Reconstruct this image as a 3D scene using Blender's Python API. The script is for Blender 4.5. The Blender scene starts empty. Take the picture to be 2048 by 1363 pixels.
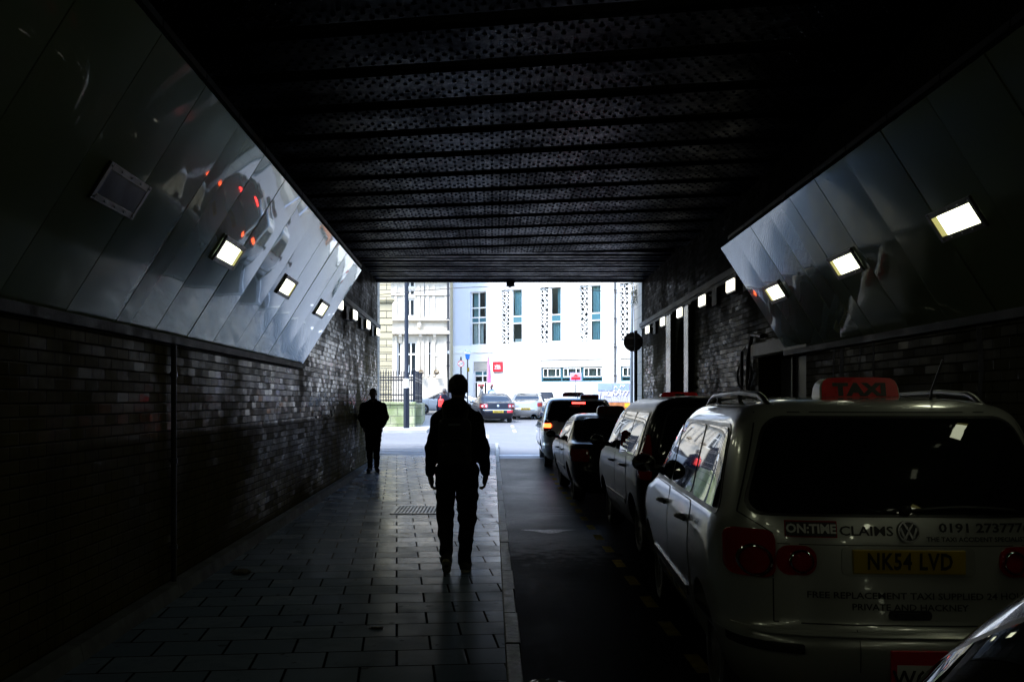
import bpy, bmesh, math, random
import numpy as np
from math import radians as R, sin, cos, pi, sqrt
random.seed(7)
scene = bpy.context.scene
COL = scene.collection

# ------------------------------------------------------------------ camera, world, sun, exposure
EYE = 1.69            # eye height above the carriageway
FPX = 1991.0          # focal length in photo pixels (35 mm lens, 2048 px wide frame)
cam = bpy.data.cameras.new('camera'); cam_o = bpy.data.objects.new('camera', cam); COL.objects.link(cam_o)
cam_o.location = (0, 0, EYE); cam_o.rotation_euler = (R(90), 0, 0)
cam.sensor_width = 36; cam.lens = 35.0; cam.clip_start = 0.05; cam.clip_end = 600
cam.shift_x = 39 / 2048; cam.shift_y = 118.5 / 2048
scene.camera = cam_o

SUN_EL, SUN_AZ = 58, 225          # degrees; azimuth clockwise from +Y
world = bpy.data.worlds.new('World'); scene.world = world; world.use_nodes = True
wn = world.node_tree
sky = wn.nodes.new('ShaderNodeTexSky'); sky.sky_type = 'NISHITA'; sky.sun_disc = False
sky.sun_elevation = R(SUN_EL); sky.sun_rotation = R(SUN_AZ); sky.air_density = 1.0; sky.dust_density = 0.8; sky.ozone_density = 1.6
bg = wn.nodes['Background']; bg.inputs['Strength'].default_value = 0.15
wn.links.new(sky.outputs[0], bg.inputs['Color'])
sl = bpy.data.lights.new('sun', 'SUN'); sl.energy = 1.5; sl.angle = R(20); sl.color = (.97, .99, 1.0)
so = bpy.data.objects.new('sun', sl); COL.objects.link(so)
so.rotation_euler = (R(90 - SUN_EL), 0, R(180 - SUN_AZ)); so.location = (0, -10, 30)
scene.view_settings.view_transform = 'Standard'; scene.view_settings.look = 'None'
scene.view_settings.exposure = 2.75; scene.view_settings.gamma = 1.0
scene.render.engine = 'CYCLES'
cy = scene.cycles
cy.use_denoising = True; cy.max_bounces = 7; cy.diffuse_bounces = 4; cy.glossy_bounces = 4; cy.transmission_bounces = 4
cy.transparent_max_bounces = 8; cy.caustics_reflective = False; cy.caustics_refractive = False
cy.sample_clamp_indirect = 6.0

# ------------------------------------------------------------------ helpers
def g(y):                                     # carriageway level: flat under the bridge, rising gently beyond
    return 0.02 * max(0.0, min(y, 62.0) - 20.0)
def px(x, y, d):                              # where the sight line through a photo pixel meets depth d
    return ((x - 985) / FPX * d, d, EYE - (y - 800) / FPX * d)

def link(o, parent=None):
    COL.objects.link(o)
    if parent is not None: o.parent = parent
    return o
def tag(o, label=None, cat=None, group=None, kind=None):
    if label: o['label'] = label
    if cat: o['category'] = cat
    if group: o['group'] = group
    if kind: o['kind'] = kind
    return o
def thing(name, label, cat, loc=(0, 0, 0), rz=0.0, group=None):
    o = bpy.data.objects.new(name, None); link(o); o.empty_display_size = .2
    o.location = loc; o.rotation_euler = (0, 0, rz)
    return tag(o, label, cat, group)

class MB:
    def __init__(s): s.v = []; s.f = []; s.m = []
    def add(s, v, f, m=0):
        b = len(s.v); s.v += [tuple(map(float, p)) for p in v]
        s.f += [tuple(i + b for i in q) for q in f]; s.m += [m] * len(f); return s
    def box(s, x0, x1, y0, y1, z0, z1, m=0):
        v = [(x0,y0,z0),(x1,y0,z0),(x1,y1,z0),(x0,y1,z0),(x0,y0,z1),(x1,y0,z1),(x1,y1,z1),(x0,y1,z1)]
        return s.add(v, [(0,3,2,1),(4,5,6,7),(0,1,5,4),(1,2,6,5),(2,3,7,6),(3,0,4,7)], m)
    def hexa(s, v, m=0):                       # eight corners, ordered like box()
        return s.add(v, [(0,3,2,1),(4,5,6,7),(0,1,5,4),(1,2,6,5),(2,3,7,6),(3,0,4,7)], m)
    def prism(s, poly, fn, t0, t1, m=0):       # fn(a, b, t) -> xyz
        n = len(poly)
        v = [fn(a, b, t0) for a, b in poly] + [fn(a, b, t1) for a, b in poly]
        f = [tuple(range(n))[::-1], tuple(range(n, 2*n))] + [(i, (i+1) % n, n + (i+1) % n, n + i) for i in range(n)]
        return s.add(v, f, m)
    def tube(s, pts, r, n=10, m=0, caps=True):
        pts = [np.array(p, float) for p in pts]; N = len(pts)
        rr = r if hasattr(r, '__len__') else [r] * N
        v = []; prev = None
        for i, p in enumerate(pts):
            t = pts[min(i+1, N-1)] - pts[max(i-1, 0)]; t /= np.linalg.norm(t) + 1e-12
            if prev is None:
                a = np.array((0, 0, 1.)) if abs(t[2]) < .9 else np.array((1., 0, 0))
                u = np.cross(t, a)
            else: u = prev - t * prev.dot(t)
            u /= np.linalg.norm(u) + 1e-12; w = np.cross(t, u); prev = u
            for k in range(n):
                an = 2*pi*k/n; v.append(p + rr[i] * (u*cos(an) + w*sin(an)))
        f = [(i*n+k, i*n+(k+1) % n, (i+1)*n+(k+1) % n, (i+1)*n+k) for i in range(N-1) for k in range(n)]
        if caps: f += [tuple(range(n))[::-1], tuple(range((N-1)*n, N*n))]
        return s.add(v, f, m)
    def lathe(s, prof, fn, n=24, m=0):         # prof (r, t); fn(r cos, r sin, t) -> xyz
        v = [fn(r*cos(2*pi*k/n), r*sin(2*pi*k/n), t) for r, t in prof for k in range(n)]
        f = [(i*n+k, i*n+(k+1) % n, (i+1)*n+(k+1) % n, (i+1)*n+k) for i in range(len(prof)-1) for k in range(n)]
        return s.add(v, f, m)
    def grid(s, P, m=0, flip=False):           # P[nv][nu][3]
        nv, nu = len(P), len(P[0])
        f = [(i*nu+j, i*nu+j+1, (i+1)*nu+j+1, (i+1)*nu+j) for i in range(nv-1) for j in range(nu-1)]
        if flip: f = [q[::-1] for q in f]
        return s.add([p for r in P for p in r], f, m)
    def ball(s, c, r, n=10, m=0):
        rx, ry, rz = r if hasattr(r, '__len__') else (r, r, r)
        P = [[(c[0]+rx*sin(a)*cos(b), c[1]+ry*sin(a)*sin(b), c[2]+rz*cos(a)) for b in np.linspace(0, 2*pi, 2*n+1)] for a in np.linspace(.001, pi-.001, n+1)]
        return s.grid(P, m, True)
    def build(s, name, mats, parent=None, smooth=None, bevel=0):
        me = bpy.data.meshes.new(name); me.from_pydata(s.v, [], s.f)
        for mm in (mats if isinstance(mats, (list, tuple)) else [mats]): me.materials.append(mm)
        if any(s.m): me.polygons.foreach_set('material_index', s.m)
        o = bpy.data.objects.new(name, me); link(o, parent)
        if smooth is not None:
            weld(me)
            me.polygons.foreach_set('use_smooth', [True] * len(me.polygons))
            me.set_sharp_from_angle(angle=R(smooth))
        me.update()
        if bevel:
            md = o.modifiers.new('b', 'BEVEL'); md.width = bevel; md.segments = 2; md.limit_method = 'ANGLE'
        return o
def weld(me, d=1e-5):
    bm = bmesh.new(); bm.from_mesh(me); bmesh.ops.remove_doubles(bm, verts=bm.verts, dist=d)
    bmesh.ops.recalc_face_normals(bm, faces=bm.faces)
    bm.to_mesh(me); bm.free()

_tc = {}
def text2d(s, size=1.0, bold=0.0, align='CENTER', sx=1.0, space=1.0):
    key = (s, size, bold, align, sx, space)
    if key not in _tc:
        cu = bpy.data.curves.new('lettering', 'FONT'); cu.body = s; cu.size = size; cu.offset = bold; cu.resolution_u = 2
        cu.align_x = align; cu.align_y = 'CENTER'; cu.space_character = space
        o = bpy.data.objects.new('lettering', cu); COL.objects.link(o)
        me = bpy.data.meshes.new_from_object(o.evaluated_get(bpy.context.evaluated_depsgraph_get()))
        _tc[key] = ([(v.co.x * sx, v.co.y) for v in me.vertices], [tuple(p.vertices) for p in me.polygons])
        bpy.data.objects.remove(o); bpy.data.curves.remove(cu); bpy.data.meshes.remove(me)
    return _tc[key]
def lettering(mb, s, size, fn, m=0, **k):     # fn(a, b) -> xyz
    v, f = text2d(s, size, **k)
    mb.add([fn(a, b) for a, b in v], f, m)

# ------------------------------------------------------------------ materials
class NT:
    def __init__(s, name):
        s.mat = bpy.data.materials.new(name); s.mat.use_nodes = True; s.t = s.mat.node_tree
        s.b = s.t.nodes['Principled BSDF']; s.out = s.t.nodes['Material Output']; s._pos = None
    def n(s, typ, **kw):
        nd = s.t.nodes.new('ShaderNode' + typ)
        for k, v in kw.items():
            if k.startswith('i_'): 
                key = k[2:]; key = int(key) if key.isdigit() else key.replace('_', ' ')
                s.set(nd.inputs[key], v)
            else: setattr(nd, k, v)
        return nd
    def set(s, sock, v):
        if isinstance(v, bpy.types.NodeSocket): s.t.links.new(v, sock)
        elif isinstance(v, bpy.types.Node): s.t.links.new(v.outputs[0], sock)
        else:
            if hasattr(v, '__len__') and len(v) == 3 and sock.type == 'RGBA': v = (*v, 1)
            sock.default_value = v
    def math(s, op, a, b=None, c=None):
        nd = s.n('Math', operation=op); s.set(nd.inputs[0], a)
        if b is not None: s.set(nd.inputs[1], b)
        if c is not None: s.set(nd.inputs[2], c)
        return nd.outputs[0]
    def pos(s):
        if s._pos is None: s._pos = s.n('TexCoord').outputs['Object']
        return s._pos
    def noise(s, scale, detail=4, rough=.55, vec=None, dist=0):
        nd = s.n('TexNoise', i_Scale=scale, i_Detail=detail, i_Roughness=rough, i_Distortion=dist)
        s.set(nd.inputs['Vector'], vec if vec is not None else s.pos()); return nd.outputs[0]
    def stretch(s, sx, sy, sz, rz=0):
        m = s.n('Mapping'); s.set(m.inputs[0], s.pos()); m.inputs['Scale'].default_value = (sx, sy, sz); m.inputs['Rotation'].default_value = (0, 0, rz)
        return m.outputs[0]
    def ramp(s, v, lo, hi, a=0.0, b=1.0):
        nd = s.n('MapRange', clamp=True); s.set(nd.inputs[0], v)
        for i, x in zip((1, 2, 3, 4), (lo, hi, a, b)): s.set(nd.inputs[i], x)
        return nd.outputs[0]
    def mix(s, f, a, b, blend='MIX'):
        nd = s.n('Mix', data_type='RGBA', blend_type=blend); s.set(nd.inputs[0], f); s.set(nd.inputs[6], a); s.set(nd.inputs[7], b)
        return nd.outputs[2]
    def bump(s, h, strength=.3, dist=.01, normal=None):
        nd = s.n('Bump', i_Strength=strength, i_Distance=dist, i_Height=h)
        if normal is not None: s.set(nd.inputs['Normal'], normal)
        return nd.outputs[0]
    def put(s, **kw):
        for k, v in kw.items(): s.set(s.b.inputs[k.replace('_', ' ')], v)
        return s.mat
    def bricks(s, u, v, w, h, mortar, off=.5):
        """u, v sockets -> joint mask (1 = joint), per-brick random value, per-brick random colour"""
        r = s.math('FLOOR', s.math('DIVIDE', v, h))
        o = s.math('MULTIPLY', s.math('MODULO', r, 2.0), off)
        uu = s.math('ADD', s.math('DIVIDE', u, w), o); c = s.math('FLOOR', uu)
        fu = s.math('FRACT', uu); fv = s.math('FRACT', s.math('DIVIDE', v, h))
        du = s.math('MULTIPLY', s.math('MINIMUM', fu, s.math('SUBTRACT', 1.0, fu)), w)
        dv = s.math('MULTIPLY', s.math('MINIMUM', fv, s.math('SUBTRACT', 1.0, fv)), h)
        d = s.math('MINIMUM', du, dv)
        cmb = s.n('CombineXYZ', i_0=c, i_1=r, i_2=0.0)
        wn_ = s.n('TexWhiteNoise', noise_dimensions='3D'); s.set(wn_.inputs['Vector'], cmb)
        return s.ramp(d, mortar*.35, mortar*.75, 1.0, 0.0), wn_.outputs['Value'], wn_.outputs['Color']
    def tilt(s, col, k, normal=None):          # each brick leans its own way
        v = s.n('VectorMath', operation='SUBTRACT'); s.set(v.inputs[0], col); v.inputs[1].default_value = (.5, .5, .5)
        sc = s.n('VectorMath', operation='SCALE'); s.set(sc.inputs[0], v.outputs[0]); sc.inputs['Scale'].default_value = k
        ad = s.n('VectorMath', operation='ADD'); s.set(ad.inputs[0], sc.outputs[0])
        s.set(ad.inputs[1], normal if normal is not None else s.n('NewGeometry').outputs['Normal'])
        nm = s.n('VectorMath', operation='NORMALIZE'); s.set(nm.inputs[0], ad.outputs[0]); return nm.outputs[0]

def pm(name, col, rough=.5, metal=0.0, coat=0.0, var=.15, scale=6, bump=0.0, bscale=40, spec=.5):
    t = NT(name); n = t.noise(scale)
    k = t.ramp(n, .3, .7, 1 - var, 1 + var)
    c = t.n('VectorMath', operation='SCALE'); c.inputs[0].default_value = col; t.set(c.inputs['Scale'], k)
    t.put(Base_Color=c.outputs[0], Roughness=t.ramp(n, .3, .7, max(0, rough*.85), min(1, rough*1.15)), Metallic=metal, Specular_IOR_Level=spec)
    if coat: t.put(Coat_Weight=coat, Coat_Roughness=.03)
    if bump: t.put(Normal=t.bump(t.noise(bscale, 6), bump, .01))
    return t.mat
def lamp_mat(name, col, strength):
    t = NT(name); t.put(Base_Color=(.8, .8, .75), Emission_Color=col, Emission_Strength=strength, Roughness=.3); return t.mat
def glass_mat(name, tint=(.9, .95, .95)):
    t = NT(name); tr = t.n('BsdfTransparent', i_Color=(*tint, 1)); gl = t.n('BsdfGlossy', i_Roughness=.02); gl.inputs['Color'].default_value = (.9, .9, .9, 1)
    fr = t.n('Fresnel', i_IOR=1.5); mx = t.n('MixShader'); t.set(mx.inputs[0], fr.outputs[0]); t.set(mx.inputs[1], tr.outputs[0]); t.set(mx.inputs[2], gl.outputs[0])
    t.t.links.new(mx.outputs[0], t.out.inputs['Surface']); return t.mat

M = {}
def sep(t):
    return t.n('SeparateXYZ', i_0=t.pos()).outputs
# glazed wall brick
def glazed(name, pale, dark, grime=1.0):
    t = NT(name); x, y, z = sep(t)
    jm, rv, rc = t.bricks(y, z, .23, .076, .009)
    up = t.ramp(z, 1.40, 1.42)
    base = t.mix(up, dark, pale)
    base = t.mix(t.ramp(rv, 0, 1, .0, .3), base, tuple(c*.6 for c in pale))
    n1 = t.noise(1.3, 6, .65); n2 = t.noise(1.0, 5, .7, t.stretch(2.2, 2.2, .25))
    gr = t.math('MULTIPLY', t.math('MAXIMUM', t.ramp(n1, .45, .75), t.ramp(n2, .5, .75)), .85 * grime)
    base = t.mix(gr, base, (.022, .019, .010))
    top_dark = t.math('MULTIPLY', t.ramp(t.math('ADD', z, t.math('MULTIPLY', n1, 1.2)), 3.0, 3.9), .88)     # upper courses blend to near-black
    base = t.mix(top_dark, base, (.010, .010, .011))
    base = t.mix(jm, base, (.02, .017, .009))
    clean = t.math('MULTIPLY', t.ramp(rv, 0, 1, .28, 1), t.math('MULTIPLY', t.ramp(t.noise(.5, 4, .6), .38, .6, .1, 1), t.ramp(up, 0, 1, .35, 1)))
    clean = t.math('MULTIPLY', clean, t.math('SUBTRACT', 1.0, t.math('MAXIMUM', jm, t.math('MULTIPLY', top_dark, .8))))
    ro = t.ramp(clean, 0, .6, .45, .08)
    nb = t.bump(t.math('ADD', t.math('MULTIPLY', jm, -1.0), t.math('MULTIPLY', t.noise(26, 3), .25)), .5, .006)
    t.put(Base_Color=base, Roughness=ro, Normal=t.tilt(rc, .06, nb), Specular_IOR_Level=t.math('MULTIPLY', t.math('POWER', clean, 1.2), .010)); return t.mat
M['glazed'] = glazed('glazed brick', (.100, .086, .036), (.075, .063, .024))
M['glazed_far'] = glazed('weathered brick', (.058, .054, .034), (.046, .042, .025), .8)
# paving slabs, laid a little out of square with the kerb
def paving():
    t = NT('paving slabs'); vec = t.stretch(1, 1, 1, R(-5.5)); s_ = t.n('SeparateXYZ', i_0=vec).outputs
    jm, rv, rc = t.bricks(s_[0], s_[1], .43, .37, .015)
    n1 = t.noise(3, 6, .65); n2 = t.noise(60, 3)
    base = t.mix(rv, (.125, .165, .235), (.175, .22, .295)); base = t.mix(t.ramp(n1, .5, .8, 0, .6), base, (.065, .08, .11))
    base = t.mix(t.math('MULTIPLY', t.ramp(t.noise(9, 2, .4), .69, .72), .5), base, (.02, .02, .02))
    base = t.mix(jm, base, (.003, .003, .003))
    ro = t.ramp(t.math('ADD', n1, t.math('MULTIPLY', rv, .35)), .35, .95, .15, .34)
    ro = t.math('MAXIMUM', ro, t.math('MULTIPLY', jm, .9))
    nb = t.bump(t.math('ADD', t.math('MULTIPLY', jm, -1.0), t.math('MULTIPLY', n2, .08)), .25, .006)
    t.put(Base_Color=base, Roughness=ro, Normal=t.tilt(rc, .012, nb), Specular_IOR_Level=t.math('MULTIPLY', t.ramp(n1, .35, .7, 1.0, .35), t.ramp(t.math('ADD', sep(t)[1], t.math('MULTIPLY', n1, 3.0)), 10, 23, .002, .12)), Specular_Tint=(.72, .86, 1.0, 1)); return t.mat  # gloss climbs towards the mouth, building the daylight sheen into the slabs
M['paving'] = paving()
M['paving_daylit'] = masonry_floor = pm('daylit paving', (.155, .16, .175), .55, var=.1, scale=3)  # separate tone outside the bridge, its colour set for the daylight there
def asphalt():
    t = NT('asphalt'); n1 = t.noise(.6, 5, .6); n2 = t.noise(160, 2); n3 = t.noise(7, 5)
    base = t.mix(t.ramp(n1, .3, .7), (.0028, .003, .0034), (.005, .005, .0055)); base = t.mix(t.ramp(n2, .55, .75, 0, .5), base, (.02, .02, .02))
    t.put(Base_Color=base, Roughness=t.ramp(t.math('ADD', n1, t.math('MULTIPLY', n3, .4)), .4, 1.0, .3, .5), Normal=t.bump(n2, .35, .004), Specular_IOR_Level=t.ramp(t.math('ADD', sep(t)[1], t.math('MULTIPLY', n3, 5.0)), 13, 24, .0003, .014), Specular_Tint=(.75, .88, 1.0, 1)); return t.mat  # sheen near the open end is put in as rising gloss
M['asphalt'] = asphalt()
M['asphalt_daylit'] = pm('daylit asphalt', (.125, .128, .14), .6, var=.12, scale=.8, bump=.3, bscale=120)  # far paler than the covered road: outdoor daylight put into the colour
def kerb():
    t = NT('granite kerb'); x, y, z = sep(t); f = t.math('FRACT', t.math('DIVIDE', y, .92)); d = t.math('MINIMUM', f, t.math('SUBTRACT', 1.0, f))
    j = t.ramp(d, .006, .012, 1, 0); n1 = t.noise(14, 6, .7); n2 = t.noise(120, 2)
    base = t.mix(t.ramp(n1, .35, .65), (.14, .145, .14), (.40, .41, .39)); base = t.mix(j, base, (.015, .015, .015))
    t.put(Base_Color=base, Roughness=t.ramp(n1, .3, .7, .35, .7), Normal=t.bump(t.math('ADD', t.math('MULTIPLY', j, -1.0), t.math('MULTIPLY', n1, .6)), .6, .012), Specular_IOR_Level=.06); return t.mat
M['kerb'] = kerb()
def iron():
    t = NT('painted riveted iron'); n1 = t.noise(1.1, 6, .65, t.stretch(1, 1, 1)); n2 = t.noise(9, 6, .7, t.stretch(1, 1, 1)); n3 = t.noise(45, 3)
    base = t.mix(t.ramp(n1, .35, .7), (.0022, .003, .0075), (.0045, .0058, .013))
    base = t.mix(t.ramp(n3, .6, .72, 0, .5), base, (.022, .016, .010))
    base = t.mix(t.math('MULTIPLY', t.ramp(n1, .58, .66), t.ramp(n2, .52, .6)), base, (.10, .12, .15))
    t.put(Base_Color=base, Roughness=t.ramp(n2, .3, .75, .22, .6), Normal=t.bump(t.math('ADD', n2, t.math('MULTIPLY', n3, .3)), .35, .008), Specular_IOR_Level=t.ramp(n1, .46, .70, .004, .060), Specular_Tint=(.60, .74, 1.0, 1)); return t.mat
M['iron'] = iron()
M['iron_dark'] = pm('sooty iron', (.012, .012, .014), .7, var=.3, bump=.3)
# enamelled cladding panels: mirror gloss with a slow buckle
def enamel():
    t = NT('enamelled cladding'); n1 = t.noise(.9, 1.5, .4, t.stretch(1, 1, .6)); n2 = t.noise(5, 5, .6); n3 = t.noise(3.0, 4, .7, t.stretch(1, 1, .4))
    base = t.mix(t.ramp(n3, .45, .8, 0, .3), (.165, .165, .098), (.150, .150, .088))
    t.put(Base_Color=base, Roughness=.2, Specular_IOR_Level=.1, Coat_Weight=1.0, Coat_Roughness=.022, Coat_IOR=1.5, Coat_Tint=(.84, 1.0, .98, 1))
    b = t.bump(n1, .10, .06); t.put(Normal=b, Coat_Normal=b); return t.mat
M['enamel'] = enamel()
M['black'] = pm('black rubber', (.012, .012, .013), .55)
M['shadow_gap'] = pm('dark cavity', (.006, .006, .006), .9)
M['steel'] = pm('galvanised steel', (.32, .33, .34), .4, .8)
M['dark_steel'] = pm('dark painted steel', (.03, .032, .04), .4)
M['navy'] = pm('navy gloss paint', (.005, .008, .017), .4, spec=.25)
M['lamp_lens'] = lamp_mat('lit diffuser', (.96, 1.0, .70), .85)
M['lamp_lens_white'] = lamp_mat('lit square diffuser', (1.0, .98, .80), .6)
M['reflector'] = lamp_mat('lit brass reflector', (1.0, .92, .30), .075)
M['lens_off'] = pm('unlit diffuser', (.16, .18, .27), .2)
M['fitting'] = pm('bronze fitting', (.10, .095, .07), .35, .6, bump=.1)
M['fitting_back'] = pm('brass reflector', (.45, .42, .22), .3)
M['stone'] = None
def masonry(name, pale, dark, w, h, mo, axis=0, moss=0.0, off=.5, jd=.4):
    t = NT(name); p = sep(t); jm, rv, rc = t.bricks(p[axis], p[2], w, h, mo, off)
    n1 = t.noise(1.4, 6, .6); n2 = t.noise(12, 5, .6)
    base = t.mix(rv, pale, dark); base = t.mix(t.ramp(n1, .5, .8, 0, .45), base, tuple(c*.55 for c in dark))
    if moss:
        base = t.mix(t.ramp(t.math('ADD', n1, t.math('MULTIPLY', n2, .25)), .5, .75, 0, moss), base, (.10, .14, .035))
    base = t.mix(t.math('MULTIPLY', jm, jd), base, (.05, .045, .04))
    t.put(Base_Color=base, Roughness=.8, Normal=t.bump(t.math('ADD', t.math('MULTIPLY', jm, -1.0), t.math('MULTIPLY', n2, .4)), .5, .015)); return t.mat
M['cream_stone'] = masonry('cream ashlar', (.62, .56, .46), (.55, .50, .42), .9, .38, .012, jd=.25)
M['buff_stone'] = masonry('buff rusticated stone', (.40, .34, .21), (.33, .28, .18), 1.4, .33, .03, jd=.85)
M['moss_stone'] = masonry('mossy plinth stone', (.38, .35, .25), (.22, .26, .14), .62, .34, .02, moss=.75, jd=.8)
M['pier_stone'] = masonry('abutment stone', (.42, .38, .31), (.34, .32, .28), .6, .3, .015, axis=1, jd=.6)
M['render'] = pm('white render', (.80, .80, .79), .85, var=.03, scale=.8, bump=.05)
M['lilac_render'] = pm('pale lilac render', (.60, .63, .71), .85, var=.03, scale=.8)
M['tan'] = pm('tan stone quoin', (.46, .40, .27), .85, var=.12, scale=1.5)
M['beige'] = pm('beige metal panel', (.42, .40, .35), .55, var=.04)
M['white_frame'] = pm('white window frame', (.78, .78, .76), .45, var=.03)
M['teal_panel'] = pm('teal spandrel', (.045, .13, .165), .25, var=.06)
M['room'] = pm('dim room', (.035, .05, .05), .9)
M['curtain'] = pm('pale curtain', (.42, .62, .66), .85, var=.08)
M['blind'] = pm('grey blind', (.34, .34, .30), .85, var=.1)
M['pane'] = glass_mat('window glass', (.80, .92, .92))
M['dark_pane'] = pm('dark old glass', (.02, .028, .035), .05, spec=.6, var=.4, scale=2)
M['red'] = pm('red enamel', (.50, .015, .03), .35)
M['blue'] = pm('blue enamel', (.005, .10, .48), .35)
M['white'] = pm('white enamel', (.8, .8, .8), .35)
M['pink'] = pm('pink flag cloth', (.62, .20, .40), .8)
M['pale_pink'] = pm('pale flag cloth', (.75, .62, .70), .8)
M['yellow_line'] = pm('worn yellow paint', (.16, .115, .008), .9, var=.5, scale=9, spec=.01)
M['white_line'] = pm('worn white paint', (.6, .6, .6), .6, var=.3, scale=9)
# ------------------------------------------------------------------ ground
def WL(y): return -(2.45 + .022*y)          # face of the left abutment
def WR(y): return 3.37 + .022*y             # face of the right abutment
YB, YE = -26.0, 26.2                        # bridge ends
PH = .12                                    # kerb height
ys_ = [-40, -26, 0, 20] + list(range(21, 63, 3)) + [62, 90, 200]
mb = MB(); xs_ = [-140, -60, -20, -6, -3, 0, 3, 6, 12, 20, 60, 140]
mb.grid([[(x, y, g(y)) for x in xs_] for y in sorted(set(ys_))])
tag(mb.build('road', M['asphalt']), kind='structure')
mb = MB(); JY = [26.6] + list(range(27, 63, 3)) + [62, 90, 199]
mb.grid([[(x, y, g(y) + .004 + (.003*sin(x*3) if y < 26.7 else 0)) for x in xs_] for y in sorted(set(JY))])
tag(mb.build('road', M['asphalt_daylit']), kind='structure')
mb = MB(); KX0, KX1 = .08, .19; PEND = 31.4
yy = [YB, 0, 10, 20, 23, 26.2]
L = [WL(y) - .05 if y <= 26.2 else -9.0 for y in yy]
top = [[(L[i] + (KX0 - L[i])*k/6, y, g(y) + PH) for k in range(7)] for i, y in enumerate(yy)]
mb.grid(top)
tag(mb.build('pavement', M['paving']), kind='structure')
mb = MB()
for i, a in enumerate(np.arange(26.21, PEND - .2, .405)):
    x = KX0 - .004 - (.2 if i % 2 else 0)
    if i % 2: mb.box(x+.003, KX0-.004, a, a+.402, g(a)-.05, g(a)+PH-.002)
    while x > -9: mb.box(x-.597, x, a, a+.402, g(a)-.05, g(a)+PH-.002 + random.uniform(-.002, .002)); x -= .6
tag(mb.build('pavement', M['paving_daylit']), kind='structure')
mb = MB()
yk = [YB] + [y*.92 for y in range(0, 35)]; yk = [y for y in yk if y < PEND + .1]
for a, b in zip(yk[:-1], yk[1:]):
    j = random.uniform(-.006, .006); jz = random.uniform(-.004, .004)
    mb.hexa([(KX0+.004, a+.004, g(a)-.1), (KX1+j, a+.004, g(a)-.1), (KX1+j, b-.004, g(b)-.1), (KX0+.004, b-.004, g(b)-.1),
             (KX0+.004, a+.004, g(a)+PH+.003+jz), (KX1-.012+j, a+.004, g(a)+PH+.003+jz), (KX1-.012+j, b-.004, g(b)+PH+.003+jz), (KX0+.004, b-.004, g(b)+PH+.003+jz)])
for k in range(10):
    x0 = KX0 - .92*(k+1)
    mb.box(x0+.004, x0+.916, PEND+.002, PEND+.13, g(PEND)-.1, g(PEND)+PH*.6)
ko = mb.build('kerb', M['kerb'], bevel=.008); tag(ko, kind='structure')
# the far corner pavement across the side street, and the one in front of the hotel
mb = MB()
for (x0, x1, y0, y1) in ((-9, -2.62, 39.6, 56), (-40, 40, 63.4, 64.9)):
    n = 8
    for i in range(n):
        a, b = y0 + (y1-y0)*i/n, y0 + (y1-y0)*(i+1)/n
        mb.hexa([(x0,a,g(a)-.2),(x1,a,g(a)-.2),(x1,b,g(b)-.2),(x0,b,g(b)-.2),(x0,a,g(a)+PH),(x1,a,g(a)+PH),(x1,b,g(b)+PH),(x0,b,g(b)+PH)])
tag(mb.build('pavement', pm('far paving', (.30, .30, .30), .7, var=.12, scale=2)), kind='structure')
# road paint: taxi bay dashes and junction lines
mb = MB(); y = 4.2
while y < 22:
    x = 1.31 + random.uniform(-.01, .01)
    mb.add([(x-.05, y, g(y)+.004), (x+.05, y+.01, g(y)+.004), (x+.05, y+.47, g(y+.47)+.004), (x-.05, y+.46, g(y+.47)+.004)], [(0,1,2,3)]); y += .98
tag(mb.build('road_marking', M['yellow_line']), kind='structure')
mb = MB()
for (x, y0, y1, w) in ((1.0, 27.5, 27.85, 2.6), (-.2, 36, 38, .12), (.9, 40, 42, .12), (.9, 44, 46, .12)):
    mb.add([(x-w/2, y0, g(y0)+.009), (x+w/2, y0, g(y0)+.009), (x+w/2, y1, g(y1)+.009), (x-w/2, y1, g(y1)+.009)], [(0,1,2,3)])
tag(mb.build('road_marking', M['white_line']), kind='structure')
# shallow wet patches on the carriageway
wet = NT('wet asphalt'); wet.put(Base_Color=(.014, .015, .017), Specular_IOR_Level=.03, Roughness=wet.ramp(wet.noise(70, 3), .4, .65, .3, .7), Normal=wet.bump(wet.noise(90, 3), .5, .004))
mb = MB(); 
def blob(cx, cy, rx, ry, n=22, j=.25, z=.004):
    v = [(cx, cy, z)] + [(cx+rx*cos(2*pi*k/n)*(1+random.uniform(-j, j)), cy+ry*sin(2*pi*k/n)*(1+random.uniform(-j, j)), z) for k in range(n)]
    mb.add(v, [(0, 1+k, 1+(k+1) % n) for k in range(n)])
mb.add([(.36, 13.0, .004), (.5, 13.02, .004), (.66, 12.97, .004), (.8, 13.03, .004), (.95, 12.99, .004), (1.08, 13.01, .004), (1.0, 12.9, .004), (.9, 12.84, .004), (.86, 12.72, .004), (.74, 12.62, .004), (.7, 12.66, .004), (.6, 12.74, .004), (.55, 12.84, .004), (.45, 12.9, .004)], [tuple(range(13, -1, -1))])
for k in range(5): blob(1.06, 14.6+k*.26, .23, .045, j=.3)
tag(mb.build('puddle', wet.mat), kind='structure')

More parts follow.
